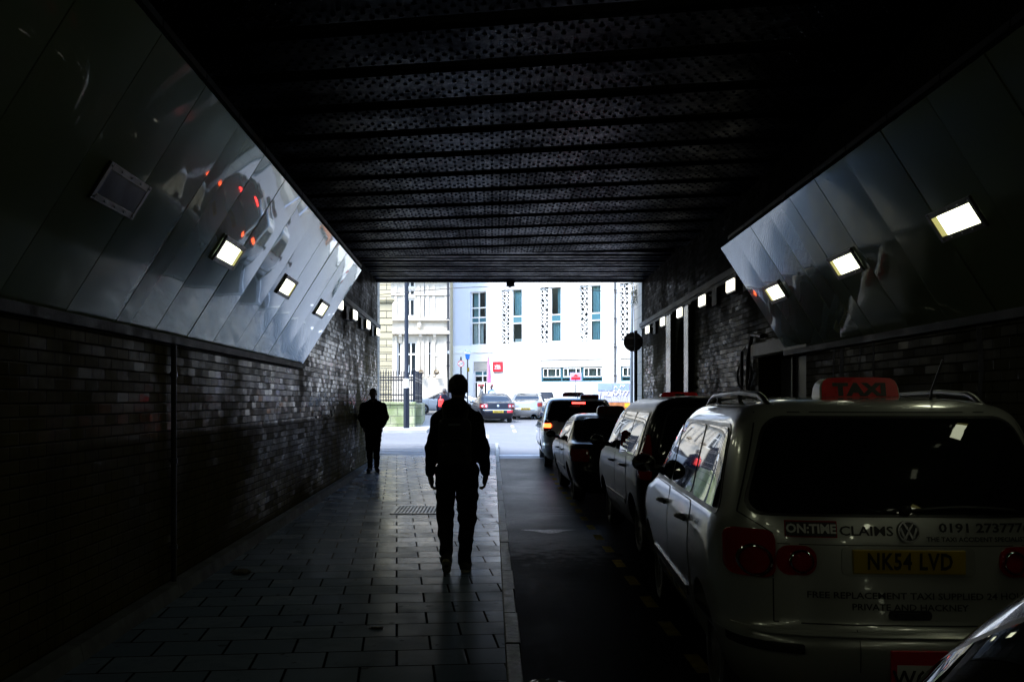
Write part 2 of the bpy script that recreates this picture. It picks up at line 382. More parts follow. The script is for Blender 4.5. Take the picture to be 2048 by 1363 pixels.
# ------------------------------------------------------------------ abutments
def boolean(o, cutters):
    for c in cutters:
        md = o.modifiers.new('cut', 'BOOLEAN'); md.operation = 'DIFFERENCE'; md.solver = 'EXACT'; md.object = c
    bpy.context.view_layer.update()
    me = bpy.data.meshes.new_from_object(o.evaluated_get(bpy.context.evaluated_depsgraph_get()))
    o.modifiers.clear(); o.data = me
    for c in cutters: bpy.data.objects.remove(c)
    return o
wl = thing('tunnel_wall', 'long glazed brick abutment wall on the pavement side under the railway bridge', 'wall')
mb = MB(); mb.hexa([(WL(YB)-6,YB,-.3),(WL(YB),YB,-.3),(WL(YE),YE,-.3),(WL(YE)-6,YE,-.3),(WL(YB)-6,YB,4.9),(WL(YB),YB,4.9),(WL(YE),YE,4.9),(WL(YE)-6,YE,4.9)])
mb.build('brick_face', M['glazed'], wl)
def run(mb, F, y0, y1, out, z0, z1, inn=.02, m=0, cham=0.0):
    s = 1 if F is WL else -1
    v = []
    for z, o_ in ((z0, out), (z1, out - cham)):
        v += [(F(y0)-s*inn,y0,z),(F(y0)+s*o_,y0,z),(F(y1)+s*o_,y1,z),(F(y1)-s*inn,y1,z)]
    if s < 0: v = [v[i] for i in (1,0,3,2,5,4,7,6)]
    mb.hexa(v, m)
mb = MB(); run(mb, WL, 14.45, YE-.01, .085, 3.56, 3.66); run(mb, WL, 14.45, YE-.01, .05, 3.50, 3.56); mb.build('string_course', pm('sooty stone band', (.07, .07, .065), .75, var=.3, bump=.3), wl)
mb = MB()
for a in range(int(YB), 26, 2): run(mb, WL, a, a+2-.006 if a < 24 else YE, .15, .0, PH+.10, cham=.05)
mb.build('footing', pm('worn concrete footing', (.12, .125, .125), .8, var=.35, scale=4, bump=.3, spec=.02), wl)
mb = MB(); mb.hexa([(WL(YE)-1.2,YE+.002,-.1),(WL(YE)-.03,YE+.002,-.1),(WL(YE)-.03,YE+.8,-.1),(WL(YE)-1.2,YE+.8,-.1),(WL(YE)-1.2,YE+.002,6.6),(WL(YE)-.03,YE+.002,6.6),(WL(YE)-.03,YE+.8,6.6),(WL(YE)-1.2,YE+.8,6.6)])
mb.build('end_pier', M['pier_stone'], wl)

wr = thing('tunnel_wall', 'glazed brick abutment wall beside the taxi queue, pierced by a pointed doorway', 'wall')
mb = MB(); mb.hexa([(WR(YB),YB,-.3),(WR(YB)+6,YB,-.3),(WR(YE)+6,YE,-.3),(WR(YE),YE,-.3),(WR(YB),YB,4.9),(WR(YB)+6,YB,4.9),(WR(YE)+6,YE,4.9),(WR(YE),YE,4.9)])
def glazed_right():
    m = M['glazed_far']; return m
face = mb.build('brick_face', M['glazed_far'], wr)
arch = [(19.3, -.1), (20.8, -.1), (20.8, 2.3)] + [(20.8 - .75*(k/8)**1.5, 2.3 + 1.0*sin(pi/2*k/8)) for k in range(1, 9)] + [(19.3 + .75*(k/8)**1.5, 2.3 + 1.0*sin(pi/2*k/8)) for k in range(7, -1, -1)]
c1 = MB(); c1.prism(arch, lambda a, b, t: (WR(a) + t, a, b), -.3, .55); c1 = c1.build('cutter', M['black'])
c2 = MB(); c2.box(3.2, 4.3, 11.5, 13.75, -.1, 2.28); c2 = c2.build('cutter', M['black'])
for c in (c1, c2): weld(c.data)
weld(face.data); boolean(face, [c1, c2])
mb = MB(); run(mb, WR, 12.35, YE-.01, .085, 3.60, 3.70); run(mb, WR, 12.35, YE-.01, .05, 3.54, 3.60); mb.build('string_course', pm('sooty stone band dark', (.05, .05, .048), .75, var=.3, bump=.3), wr)
mb = MB()
for a in range(int(YB), 26, 2): run(mb, WR, a, a+2-.006 if a < 24 else YE, .30, .0, .13, cham=.02)
mb.build('footing', pm('concrete kerb', (.04, .04, .04), .8, spec=.02, var=.3, scale=4, bump=.3), wr)
mb = MB(); mb.hexa([(WR(YE)-.02,YE+.002,-.1),(WR(YE)+1.5,YE+.002,-.1),(WR(YE)+1.5,YE+1.7,-.1),(WR(YE)+.015,YE+1.7,-.1),(WR(YE)-.02,YE+.002,6.6),(WR(YE)+1.5,YE+.002,6.6),(WR(YE)+1.5,YE+1.7,6.6),(WR(YE)+.015,YE+1.7,6.6)])
mb.build('end_pier', M['pier_stone'], wr)
# sooty black engaged piers either side of the pointed doorway
mb = MB()
for a, b in ((18.75, 19.22), (20.88, 21.5)): run(mb, WR, a, b, .10, .13, 3.5)
mb.build('door_pier', pm('black glazed pier', (.012, .013, .016), .25, var=.4, bump=.2), wr, bevel=.015)
mb = MB(); mb.box(WR(20)+.34, WR(20)+.38, 19.2, 20.9, 0, 3.35); dd = mb.build('door', pm('black door', (.012, .012, .016), .35), wr)
mb = MB(); mb.box(WR(20)+.24, WR(20)+.335, 19.33, 19.43, .1, 2.5); mb.box(WR(20)+.24, WR(20)+.335, 20.1, 20.2, .1, 2.9); mb.build('door_frame', pm('lilac painted frame', (.20, .20, .27), .5), dd)
mb = MB(); run(mb, WR, 11.3, 13.95, .06, 2.30, 2.46); mb.build('lintel', pm('pale painted lintel', (.22, .22, .24), .6, var=.3), wr)
mb = MB(); mb.box(3.98, 4.04, 11.52, 13.73, 0, 2.26); dd = mb.build('door', pm('grey lilac steel door', (.10, .10, .135), .45, var=.2), wr)
mb = MB(); 
for a in (12.25, 13.05): mb.box(3.93, 3.975, a, a+.05, 0, 2.26)
mb.box(3.90, 3.975, 11.9, 12.0, .95, 1.15); mb.build('door_frame', M['dark_steel'], dd)
mb = MB(); n = 0                            # limewash runs below the cladding
for (a, w, z0) in ((9.35, .05, .9), (9.72, .03, 1.2), (10.25, .12, 1.0), (10.5, .05, 1.3), (7.2, .09, 1.3), (6.5, .05, 1.5)):
    n += 1; prev = None; P = []
    for i in range(9):
        z = 2.27 - (2.27 - z0)*i/8; ww = w*(1 - .5*i/8)*(1 + .25*sin(3*i+a*7)); cc = a + .02*sin(i*1.3 + a)
        P.append([(WR(cc-ww/2)-.002, cc-ww/2, z), (WR(cc+ww/2)-.002, cc+ww/2, z)])
    mb.grid(P)
mb.build('lime_stain', pm('lime run-off', (.075, .075, .082), .8, spec=.05, var=.4, scale=12), wr)

bk = MB(); bk.box(WL(YB)-.5, WR(YB)+.5, YB-.5, YB-.002, -.2, 5.2)  # unseen end wall, added so that no light enters from behind
tag(bk.build('light_block_wall', M['glazed']), 'unseen dark brick wall added behind the viewer to keep light out of the underpass', 'wall')

# ------------------------------------------------------------------ the bridge: deck, riveted trough plates, cross ribs, fascia
br = thing('railway_bridge', 'dark riveted iron railway bridge carried over the road between two brick walls', 'bridge')
mb = MB(); mb.box(-12, 13, YB, YE-.35, 5.12, 6.7); mb.build('deck', M['iron_dark'], br)
SK, CZ = -.19, 4.72
def plate(yc, w, z0, z1, rivets):
    mb = MB(); xa, xb = -3.06, 4.0
    Y = lambda x: yc + SK*x
    mb.hexa([(xa,Y(xa)-w/2,z0),(xb,Y(xb)-w/2,z0),(xb,Y(xb)+w/2,z0),(xa,Y(xa)+w/2,z0),(xa,Y(xa)-w/2,z1),(xb,Y(xb)-w/2,z1),(xb,Y(xb)+w/2,z1),(xa,Y(xa)+w/2,z1)])
    if rivets:
        rows = 7
        for r in range(rows):
            dy = -w/2 + .055 + (w - .11)*r/(rows-1)
            if r == 3: continue
            nx = 56
            for k in range(nx):
                x = xa + .2 + (xb - xa - .4)*(k + (.5 if r % 2 else 0))/nx; y_ = Y(x) + dy; R_ = .022
                v = []
                for rr, dz in ((R_, 0), (R_*.8, .008), (R_*.35, .013)):
                    v += [(x+rr*cos(2*pi*q/6), y_+rr*sin(2*pi*q/6), z0-dz) for q in range(6)]
                f = [(i*6+q, (i+1)*6+q, (i+1)*6+(q+1) % 6, i*6+(q+1) % 6) for i in range(2) for q in range(6)] + [tuple(12+q for q in (5,4,3,2,1,0))]
                mb.add(v, f)
    return mb
y = 8.98 + .53
while y > -3: y -= 1.06
while y < 20.2:
    plate(y, .76, CZ, CZ+.05, y > 5).build('trough_plate', M['iron'], br)
    w_ = MB(); xa, xb = -3.06, 4.0
    for s in (-1, 1):                       # sloping webs of the trough
        Y = lambda x: y + SK*x
        e0, e1 = s*.375, s*.49
        q = [(xa,Y(xa)+e0,CZ+.051),(xb,Y(xb)+e0,CZ+.051),(xb,Y(xb)+e1,5.115),(xa,Y(xa)+e1,5.115)]
        w_.add(q, [(0,1,2,3)])
    w_.build('trough_web', M['iron_dark'], br)
    y += 1.06
mb = MB(); y = 20.95
k = 0
while y < 25.6:
    mb.box(-3.06, 4.0, y, y+.24, 4.80 - .01*(k % 2), 5.11); y += .46; k += 1
mb.build('cross_rib', M['iron'], br)
mb = MB(); mb.box(-3.1, 4.05, YE-.42, YE-.38, 4.76, 5.11); mb.box(-12, 13, YE-.34, YE-.02, 4.78, 6.9)
for k in range(90):
    x = -2.9 + k*.075
    for yy_ in (YE-.28, YE-.10): mb.ball((x, yy_, 4.78), (.016, .016, .012), 3)
mb.build('fascia_girder', M['iron'], br)
bx, by, bz = px(1021, 570, YE-.2)
mb = MB(); mb.box(bx-.11, bx+.11, YE-.3, YE-.06, bz-.02, 4.775); mb.prism([(bx-.08, bz-.02), (bx-.02, bz-.06), (bx+.05, bz-.03), (bx+.09, bz-.02)], lambda a, b, t: (a, t, b), YE-.28, YE-.08)
mb.build('bracket', M['iron_dark'], br)

# ------------------------------------------------------------------ enamelled cladding hung in front of both walls
def slope_frame(side):
    if side == 'left': b0, t0, zb, zt, F = 2.45, 1.60, 2.22, 3.58, WL
    else: b0, t0, zb, zt, F = 3.37, 2.56, 2.31, 3.58, WR
    sg = -1 if side == 'left' else 1
    bot = lambda y: (sg*(b0 + .022*y), y, zb)
    topp = lambda y: (sg*(t0 + .022*y), y, zt)
    dx = -sg*(b0 - t0); dz = zt - zb; l = sqrt(dx*dx + dz*dz)
    nrm = np.array((-sg*dz/l, 0, -(b0 - t0)/l))
    def P(y, t, off=0.0):
        a, b = np.array(bot(y)), np.array(topp(y)); return tuple(a + (b - a)*t + nrm*off)
    return P, F, l
def cladding(side, yend, w, ymin, label):
    P, F, l = slope_frame(side)
    cl = thing('wall_cladding', label, 'cladding')
    y1 = yend
    while y1 > ymin:
        y0 = y1 - w; jj = [random.uniform(-.0035, .0035) for _ in range(4)]
        a, b = y0 + .006, y1 - .006
        NV, NU = 7, 5
        G = []
        for i in range(NV):
            row = []
            for k in range(NU):
                u, v = k/(NU-1), i/(NV-1)
                o = jj[0]*(1-u)*(1-v) + jj[1]*u*(1-v) + jj[2]*(1-u)*v + jj[3]*u*v + .004*sin(pi*u)*sin(pi*v)
                row.append((a + (b-a)*u, .004 + .992*v, .04 + o))
            G.append(row)
        mb = MB(); fr = [[P(*q) for q in r] for r in G]; bkk = [[P(q[0], q[1], q[2]-.03) for q in r] for r in G]
        mb.grid(fr); mb.grid(bkk, flip=True)
        ring = lambda A: A[0] + [r[-1] for r in A[1:]] + A[-1][::-1][1:] + [r[0] for r in A[::-1][1:-1]]
        ra, rb = ring(fr), ring(bkk); n = len(ra)
        mb.add(ra + rb, [(i, (i+1) % n, n+(i+1) % n, n+i) for i in range(n)])
        mb.build('cladding_panel', M['enamel'], cl, smooth=35)
        y1 = y0
    mb = MB(); a, b = ymin - .2, yend - .03
    q = lambda y, t, o: P(y, t, o)
    mb.hexa([q(a,0,-.06), q(a,0,0), q(b,0,0), q(b,0,-.06), q(a,.995,-.06), q(a,.995,0), q(b,.995,0), q(b,.995,-.06)])
    mb.build('backing', M['shadow_gap'], cl)
    mb = MB(); run(mb, F, a, yend, .075, P(0,0)[2]-.075, P(0,0)[2]-.012); mb.build('bottom_trim', M['iron_dark'], cl)
    mb = MB()
    s = 1 if side == 'left' else -1
    for y0 in np.arange(a, yend - .8, .84):
        A, B = P(y0, 1), P(y0+.82, 1)
        mb.hexa([(A[0]-s*.04,A[1],A[2]+.008),(A[0]+s*.035,A[1],A[2]+.008),(B[0]+s*.035,B[1],B[2]+.008),(B[0]-s*.04,B[1],B[2]+.008),
                 (A[0]-s*.04,A[1],A[2]+.05),(A[0]+s*.035,A[1],A[2]+.05),(B[0]+s*.035,B[1],B[2]+.05),(B[0]-s*.04,B[1],B[2]+.05)] if s > 0 else
                [(A[0]-.035,A[1],A[2]+.008),(A[0]+.04,A[1],A[2]+.008),(B[0]+.04,B[1],B[2]+.008),(B[0]-.035,B[1],B[2]+.008),
                 (A[0]-.035,A[1],A[2]+.05),(A[0]+.04,A[1],A[2]+.05),(B[0]+.04,B[1],B[2]+.05),(B[0]-.035,B[1],B[2]+.05)])
    mb.build('top_trim', M['dark_steel'], cl)
    mb = MB()                               # support frames back to the wall
    for y0 in np.arange(a + .5, yend, 1.7):
        A, B = P(y0, .97, -.07), P(y0, .05, -.07); W_ = F(y0)
        mb.tube([A, (W_, y0, A[2])], .025, 6); mb.tube([A, B], .025, 6)
    mb.build('support_frame', M['dark_steel'], cl)
cladding('left', 14.3, .84, -9.0, 'glossy sloping enamel panels lining the pavement side of the underpass')
cladding('right', 12.2, .76, -9.0, 'glossy sloping enamel panels above the taxi queue')

def panel_light(side, y, t, label, lit=True):
    P, F, l = slope_frame(side)
    o = thing('bulkhead_light', label, 'light', P(y, t, .04), 0, 'oblong lights on the sloping cladding')
    base = np.array(P(y, t, .04))
    fn = lambda u, v, w: tuple(np.array(P(y + u, t + v/l, .045 + w)) - base)
    def slab(mb, u0, u1, v0, v1, w0, w1, m=0):
        mb.hexa([fn(u0,v0,w0),fn(u1,v0,w0),fn(u1,v1,w0),fn(u0,v1,w0),fn(u0,v0,w1),fn(u1,v0,w1),fn(u1,v1,w1),fn(u0,v1,w1)], m)
    mb = MB(); U, V, u_, v_ = .335, .115, .29, .074
    slab(mb, -U, -u_, -V, V, 0, .018); slab(mb, u_, U, -V, V, 0, .018); slab(mb, -u_+.001, u_-.001, v_, V, .001, .017); slab(mb, -u_+.001, u_-.001, -V, -v_, .001, .017)
    mb.build('frame', M['fitting'], o, bevel=.004)
    e = u_-.002 if not lit else u_*.66
    mb = MB(); slab(mb, -u_+.002, e, -v_+.002, v_-.002, .004, .016); mb.build('lens', M['lamp_lens'] if lit else M['lens_off'], o)
    if lit: mb = MB(); slab(mb, e+.001, u_-.002, -v_+.002, v_-.002, .003, .012); mb.build('reflector', M['reflector'], o)
    mb = MB()
    for su in np.linspace(-U+.03, U-.03, 5):
        for sv in (-V+.02, V-.02): mb.ball(fn(su, sv, .019), .006, 4)
    mb.build('screw', M['steel'], o)
panel_light('left', 8.14, .512, 'lit oblong light on the pavement side cladding, the one after the dead light')
panel_light('left', 10.67, .52, 'lit oblong light in the middle of the pavement side cladding, between two other lit ones')
panel_light('left', 13.18, .515, 'lit oblong light nearest the bright far end of the pavement side cladding')
panel_light('left', 5.65, .50, 'dead unlit oblong light with riveted frame on the pavement side cladding', False)
panel_light('right', 6.63, .477, 'large lit oblong light on the cladding above the silver taxi')
panel_light('right', 8.84, .483, 'middle lit oblong light on the cladding above the taxi queue')
panel_light('right', 11.2, .487, 'lit oblong light near the far end of the cladding above the taxi queue')
for k in range(4): panel_light('left', 3.15-2.5*k, .51, 'oblong cladding light on the pavement side behind the viewer, ' + ('just out of view', 'second one back', 'third one back', 'fourth one back')[k])
for k in range(5): panel_light('right', 4.33-2.3*k, .48, 'oblong cladding light on the taxi side behind the viewer, ' + ('just out of view', 'second one back', 'third one back', 'fourth one back', 'fifth one back')[k])
def wall_light(F, y, label):
    s = 1 if F is WL else -1; x = F(y) + s*.002
    o = thing('wall_light', label, 'light', (x, y, 3.42), 0, 'small lights under the brick wall string course')
    mb = MB(); a, b = (0, s*.10) if s > 0 else (s*.10, 0)
    mb.box(a, b, -.27, .27, -.11, .11); mb.build('housing', M['fitting'], o, bevel=.01)
    mb = MB(); a, b = (.101, .125) if s > 0 else (-.125, -.101)
    mb.box(a, b, -.23, .23, -.085, .085); mb.build('lens', M['lamp_lens_white'], o, bevel=.01)
    mb = MB(); a, b = (0, .07) if s > 0 else (-.07, 0)
    mb.box(a, b, -.95, -.60, -.16, .12); mb.tube([(s*.05, -.6, .05), (s*.05, -.3, .05)], .012, 6); mb.build('ballast_box', M['iron_dark'], o, bevel=.01)
W = 'lit square light on the pavement side brick wall'
wall_light(WL, 17.9, W + ', half hidden behind the cladding end'); wall_light(WL, 20.2, W + ', first clear of the cladding'); wall_light(WL, 22.8, W + ', third along from the cladding'); wall_light(WL, 25.2, W + ', closest to the iron railings')
W = 'lit square light on the taxi side brick wall'
wall_light(WR, 15.02, W + ', nearest the cladding'); wall_light(WR, 17.3, W + ', second from the cladding'); wall_light(WR, 19.65, W + ', right over the pointed doorway'); wall_light(WR, 21.9, W + ', fourth from the cladding'); wall_light(WR, 24.4, W + ', just above the round sign')

# small fixed things
mb = MB(); x = WL(8.1) + .036; mb.tube([(x, 8.1, PH+.10), (x, 8.1, 2.14)], .022, 10)
dp = mb.build('downpipe', pm('lead grey pipe', (.02, .019, .016), .6, .0, var=.3), smooth=40); tag(dp, 'thin grey pipe running up the dark glazed brick wall', 'pipe')
mb = MB()
for z in (.5, 1.2, 1.9): mb.tube([(x, 8.1, z-.02), (x, 8.1, z+.02)], .029, 10); mb.box(x-.06, x, 8.085, 8.115, z-.01, z+.01)
mb.build('bracket', M['dark_steel'], dp)
cb = thing('cable_run', 'looped black cables and junction box on the wall beside the steel door', 'cables')
mb = MB(); wx = WR(14.2)
mb.tube([(wx-.04, 14.2, 0.2), (wx-.04, 14.2, 1.9), (wx-.05, 14.15, 2.3), (wx-.06, 13.9, 2.6), (wx-.05, 13.4, 2.55)], .03, 8)
mb.tube([(wx-.04, 14.5, 0.2), (wx-.05, 14.5, 2.4)], .025, 8)
mb.tube([(wx-.05, 14.35+.4*cos(t), 2.05+.22*sin(t)) for t in np.linspace(2.6, 7.4, 22)], .014, 6)
mb.tube([(wx-.05, 14.3+.3*cos(t), 2.15+.3*sin(t)) for t in np.linspace(2.9, 7.9, 22)], .011, 6)
mb.build('cable', M['black'], cb, smooth=60)
mb = MB(); mb.box(wx-.16, wx, 14.05, 14.65, .9, 1.6); mb.build('junction_box', M['iron_dark'], cb, bevel=.015)
mb = MB(); x0, x1, y0, y1 = -1.42, -.70, 13.75, 14.75; z = PH + .004
mb.box(x0, x1, y0, y0+.05, z-.03, z+.006); mb.box(x0, x1, y1-.05, y1, z-.03, z+.006); mb.box(x0, x0+.05, y0+.051, y1-.051, z-.03, z+.005); mb.box(x1-.05, x1, y0+.051, y1-.051, z-.03, z+.005)
for k in range(12):
    xx = x0 + .07 + k*.05; mb.hexa([(xx,y0+.06,z-.03),(xx+.026,y0+.06,z-.03),(xx+.026,y1-.06,z-.03),(xx,y1-.06,z-.03),(xx,y0+.06,z+.004),(xx+.026,y0+.06,z+.004),(xx+.026,y1-.06,z+.004),(xx,y1-.06,z+.004)])
for k in range(1, 5): yy_ = y0 + (y1-y0)*k/5; mb.box(x0+.051, x1-.051, yy_-.012, yy_+.012, z-.028, z+.002)
gr = mb.build('drain_grating', pm('cast iron grating', (.03, .035, .04), .35, .7, var=.3)); tag(gr, 'cast iron drain grating set into the pavement slabs', 'grating')
mb = MB(); mb.box(x0, x1, y0, y1, z-.002, z); mb.build('pit_shade', M['shadow_gap'], gr)  # thin black sheet painted in for the shade below the bars
def crumple(name, c, r, mat, label, cat, seed, flat=.45):
    rng = random.Random(seed); mb = MB(); n = 9; P = []
    for i in range(n+1):
        a = max(.001, min(pi-.001, pi*i/n)); row = []
        for k in range(15):
            b = 2*pi*(k % 14)/14; q = r*(1 + .35*sin(5*b+i*1.7+seed) * sin(a) + .18*sin(9*b + i*3.1))
            row.append((c[0]+q*sin(a)*cos(b)*1.5, c[1]+q*sin(a)*sin(b)*.8, c[2]+r*flat+q*cos(a)*flat))
        P.append(row)
    mb.grid(P, flip=True); tag(mb.build(name, mat, smooth=25), label, cat)
crumple('plastic_bag', (.30, 5.75, 0), .085, pm('clear film', (.16, .17, .16), .18, var=.3), 'crumpled clear plastic wrapper lying by the kerb', 'litter', 3)
crumple('paper_scrap', (WL(9)+.38, 9.0, PH), .05, pm('dirty paper', (.14, .13, .10), .8), 'crumpled pale paper scrap by the foot of the brick wall', 'litter', 5)
crumple('leaf', (-.80, 6.85, PH), .03, pm('wet brown leaf', (.03, .022, .012), .5), 'small dark wet leaf on the pavement slabs', 'leaf', 8, .25)
# ------------------------------------------------------------------ street beyond the bridge
def wall_with_holes(mb, u0, u1, w0, w1, holes, depth=.25, matf=None, fn=None):
    us = sorted({u0, u1, *[h[0] for h in holes], *[h[1] for h in holes]}); ws = sorted({w0, w1, *[h[2] for h in holes], *[h[3] for h in holes]})
    fn = fn or (lambda u, d, w: (u, d, w))
    inside = lambda u, w: any(h[0] < u < h[1] and h[2] < w < h[3] for h in holes)
    for a, b in zip(us[:-1], us[1:]):
        if b <= u0 or a >= u1: continue
        for c, d in zip(ws[:-1], ws[1:]):
            if inside((a+b)/2, (c+d)/2): continue
            mb.add([fn(a,0,c), fn(b,0,c), fn(b,0,d), fn(a,0,d)], [(0,1,2,3)], matf((a+b)/2, (c+d)/2) if matf else 0)
    for (a, b, c, d) in holes:
        m = matf((a+b)/2, d+.01) if matf else 0
        mb.add([fn(a,0,c),fn(b,0,c),fn(b,0,d),fn(a,0,d),fn(a,depth,c),fn(b,depth,c),fn(b,depth,d),fn(a,depth,d)], [(0,4,5,1),(1,5,6,2),(2,6,7,3),(3,7,4,0)], m)
def frame_boxes(mb, u0, u1, w0, w1, us, ws, d0, d1, t=.07, m=0):
    mb.box(u0, u0+t, d0, d1, w0, w1, m); mb.box(u1-t, u1, d0, d1, w0, w1, m)
    mb.box(u0+t, u1-t, d0+.003, d1-.003, w0, w0+t, m); mb.box(u0+t, u1-t, d0+.003, d1-.003, w1-t, w1, m)
    for u in us: mb.box(u-t/2, u+t/2, d0+.006, d1-.006, w0+t, w1-t, m)
    for w in ws: mb.box(u0+t, u1-t, d0+.01, d1-.01, w-t*.6, w+t*.6, m)

FA = math.atan(.5); GZ = .84
def fac(x, y):
    s = (x - 985)/FPX; d = 70.65/(1 + .5*s); X = s*d
    return (X + 2.7)/cos(FA), EYE - (y - 800)/FPX*d - GZ
hotel = thing('white_building', 'modern white rendered building with tall narrow windows and patterned screens', 'building', (-2.7, 72, GZ), -FA)
U = lambda x: fac(x, 700)[0]
H_ = lambda x, y: fac(x, y)[1]
bays = [(1002, 1044), (1079, 1122), (1158.5, 1202), (1239, 1283)]
wt, wb = H_(1100, 574), H_(1100, 684)
uL0, uL1, lw0, lw1 = U(941), U(972.5), H_(956, 690), H_(956, 583)
shop = (U(1082), U(1205), H_(1140, 763), H_(1140, 718)); shop2 = (U(1241), U(1241)+4.6, H_(1140, 763), H_(1140, 718))
doorh = (U(947), U(974.5), .0, H_(960, 723))
bay_h = [(U(a), U(b), wb, wt) for a, b in bays] + [(U(a), U(b), wt+1.4, wt+1.4+(wt-wb)) for a, b in bays]
extra = [(U(941), U(972.5), lw1+1.4, lw1+5)]
holes = bay_h + [(uL0, uL1, lw0, lw1), shop, shop2, doorh] + extra
uS = U(986); wS = H_(945, 704); u00, u11 = U(906), 26.0
mb = MB(); wall_with_holes(mb, u00, u11, -.1, 17.0, holes, .3, lambda u, w: 1 if (u < uS and w > wS) else 0)
# grid lines for the lilac field
mb.box(u00, u11, .001, 12, 17.0, 17.2); mb.box(u11-.1, u11, 0.001, 12, -.1, 17)
mb2 = MB()
wall = mb.build('wall', [M['render'], M['lilac_render']], hotel)
mb = MB(); mb.box(u00+.02, uS, -.05, -.002, wS-.06, wS); mb.box(uS, u11, -.03, -.002, wS+.35, wS+.39); mb.build('string_course', M['white_frame'], hotel)
mb = MB(); mb.box(U(897.5), u00-.002, -.12, 1.5, -.1, 17); mb.build('quoin_strip', M['tan'], hotel)
mb = MB(); mb.box(u00+.02, u11-.12, 1.6, 1.7, -.1, 16.9); mb.build('room', M['room'], hotel)
def curtain(parent, u0, u1, w0, w1, d=.55, mat=None, n=26):
    mb = MB(); P = [[(u0 + (u1-u0)*k/n, d + .045*sin(k*1.9) + .02*sin(k*.7), w) for k in range(n+1)] for w in (w0, w1)]
    mb.grid(P); return mb.build('curtain', mat or M['curtain'], parent, smooth=80)
rng = random.Random(11)
def screen(parent, u0, u1, w0, w1):           # laser-cut angular lattice
    mb = MB(); t = .028
    mb.box(u0, u0+.03, .10, .135, w0, w1); mb.box(u1-.03, u1, .10, .135, w0, w1)
    um = (u0+u1)/2; k = 0
    w = w0
    while w < w1 - .1:
        h = rng.uniform(.22, .42); e = min(w+h, w1)
        pts = [(u0+.03, w+rng.uniform(-.05, .1)), (u0+.03, e), (um+rng.uniform(-.08, .08), w), (um+rng.uniform(-.1, .1), e), (u1-.03, w+rng.uniform(0, .1)), (u1-.03, e-.05)]
        for i, j in ((0, 3), (2, 5), (1, 2), (3, 4), (2, 3)):
            (a, b), (c, d) = pts[i], pts[j]; b = min(max(b, w0), w1); d = min(max(d, w0), w1)
            k += 1; yy = .10 + .0012*(k % 20)
            mb.tube([(a, yy+.01, b), (c, yy+.01, d)], t, 4)
        w = e
    return mb.build('patterned_screen', M['white_frame'], parent)
for i, (a, b, c, d) in enumerate(bay_h):
    wdt = b - a; us = a + wdt*.34; uw = a + wdt*.50
    wn_ = MB(); sp = c + (d-c)*.435; wn_.box(uw-.18, uw, .08, .29, c, d); frame_boxes(wn_, uw+.001, b-.01, c+.01, d-.01, [], [sp-.24, sp+.24], .14, .22, .06)
    wd = wn_.build('window', M['beige'] if False else M['white_frame'], hotel)
    if i < 4: screen(wd, a+.02, us+.12, c+.02, d-.02)
    mb = MB(); mb.box(us+.125, uw-.181, .12, .29, c, d); mb.build('reveal_panel', M['beige'], wd)
    mb = MB(); mb.box(uw+.06, b-.07, .17, .185, sp-.2, sp+.2); mb.build('spandrel', M['teal_panel'], wd)
    mb = MB(); mb.add([(uw+.06,.18,c+.06),(b-.07,.18,c+.06),(b-.07,.18,sp-.28),(uw+.06,.18,sp-.28)], [(0,1,2,3)]); mb.add([(uw+.06,.18,sp+.28),(b-.07,.18,sp+.28),(b-.07,.18,d-.06),(uw+.06,.18,d-.06)], [(0,1,2,3)])
    mb.build('pane', M['pane'], wd)
    if i in (0, 2, 3): curtain(wd, uw, b, sp+.25, d)
    if i == 1: curtain(wd, uw+.35, b, sp+.25, d)
    if i in (1, 2, 3): curtain(wd, uw, b, c, sp-.25)
    if i == 0: mb = MB(); mb.box(uw+.1, b-.05, .4, .9, c+.1, c+.32); mb.build('bed_linen', M['white'], wd)
mb = MB(); um = (uL0+uL1)/2; h = lw1 - lw0; ws = [lw0+h*.42, lw0+h*.52, lw0+h*.70]
frame_boxes(mb, uL0+.01, uL1-.01, lw0+.01, lw1-.01, [um], ws, .12, .2, .07); wd = mb.build('window', M['white_frame'], hotel)
mb = MB(); mb.add([(uL0+.07,.17,lw0+.07),(uL1-.07,.17,lw0+.07),(uL1-.07,.17,lw1-.07),(uL0+.07,.17,lw1-.07)], [(0,1,2,3)]); mb.build('pane', M['pane'], wd)
mb = MB(); mb.box(uL0+.08, uL1-.08, .155, .165, ws[0]+.05, ws[1]-.05); mb.build('spandrel', M['teal_panel'], wd)
curtain(wd, uL0, um-.1, ws[1], lw1); curtain(wd, um+.25, uL1, ws[1], lw1); curtain(wd, uL0, um+.2, lw0, ws[0], .5, M['white'])
for (a, b, c, d) in (shop, shop2):
    wdt = b - a; mb = MB(); hd = c + (d-c)*.65; n = 3
    mb.box(a+.01, b-.01, .05, .16, hd, d-.005); mb.build('fascia_panel', M['beige'], hotel)
    mb = MB(); frame_boxes(mb, a+.01, b-.01, c+.01, hd-.002, [a + wdt*k/3 for k in (1, 2)], [c+.28], .12, .2, .08); w2 = mb.build('window', M['teal_panel'], hotel)
    mb = MB()
    for k in range(3):
        x0, x1 = a + wdt*k/3 + .12, a + wdt*(k+1)/3 - .10; frame_boxes(mb, x0, x1, c+.33, hd-.06, [x0+(x1-x0)*.27, x0+(x1-x0)*.74], [], .09, .118, .05)
    mb.build('inner_frame', M['white_frame'], w2)
    mb = MB(); mb.add([(a+.05,.17,c+.05),(b-.05,.17,c+.05),(b-.05,.17,hd-.05),(a+.05,.17,hd-.05)], [(0,1,2,3)]); mb.build('pane', M['pane'], w2)
    curtain(w2, a+.1, b-.1, c+.3, hd, .5, M['blind'], 60)
(a, b, c, d) = doorh
mb = MB(); mb.box(a+.01, b-.01, .05, .16, d-.62, d-.005); mb.build('fascia_panel', M['beige'], hotel)
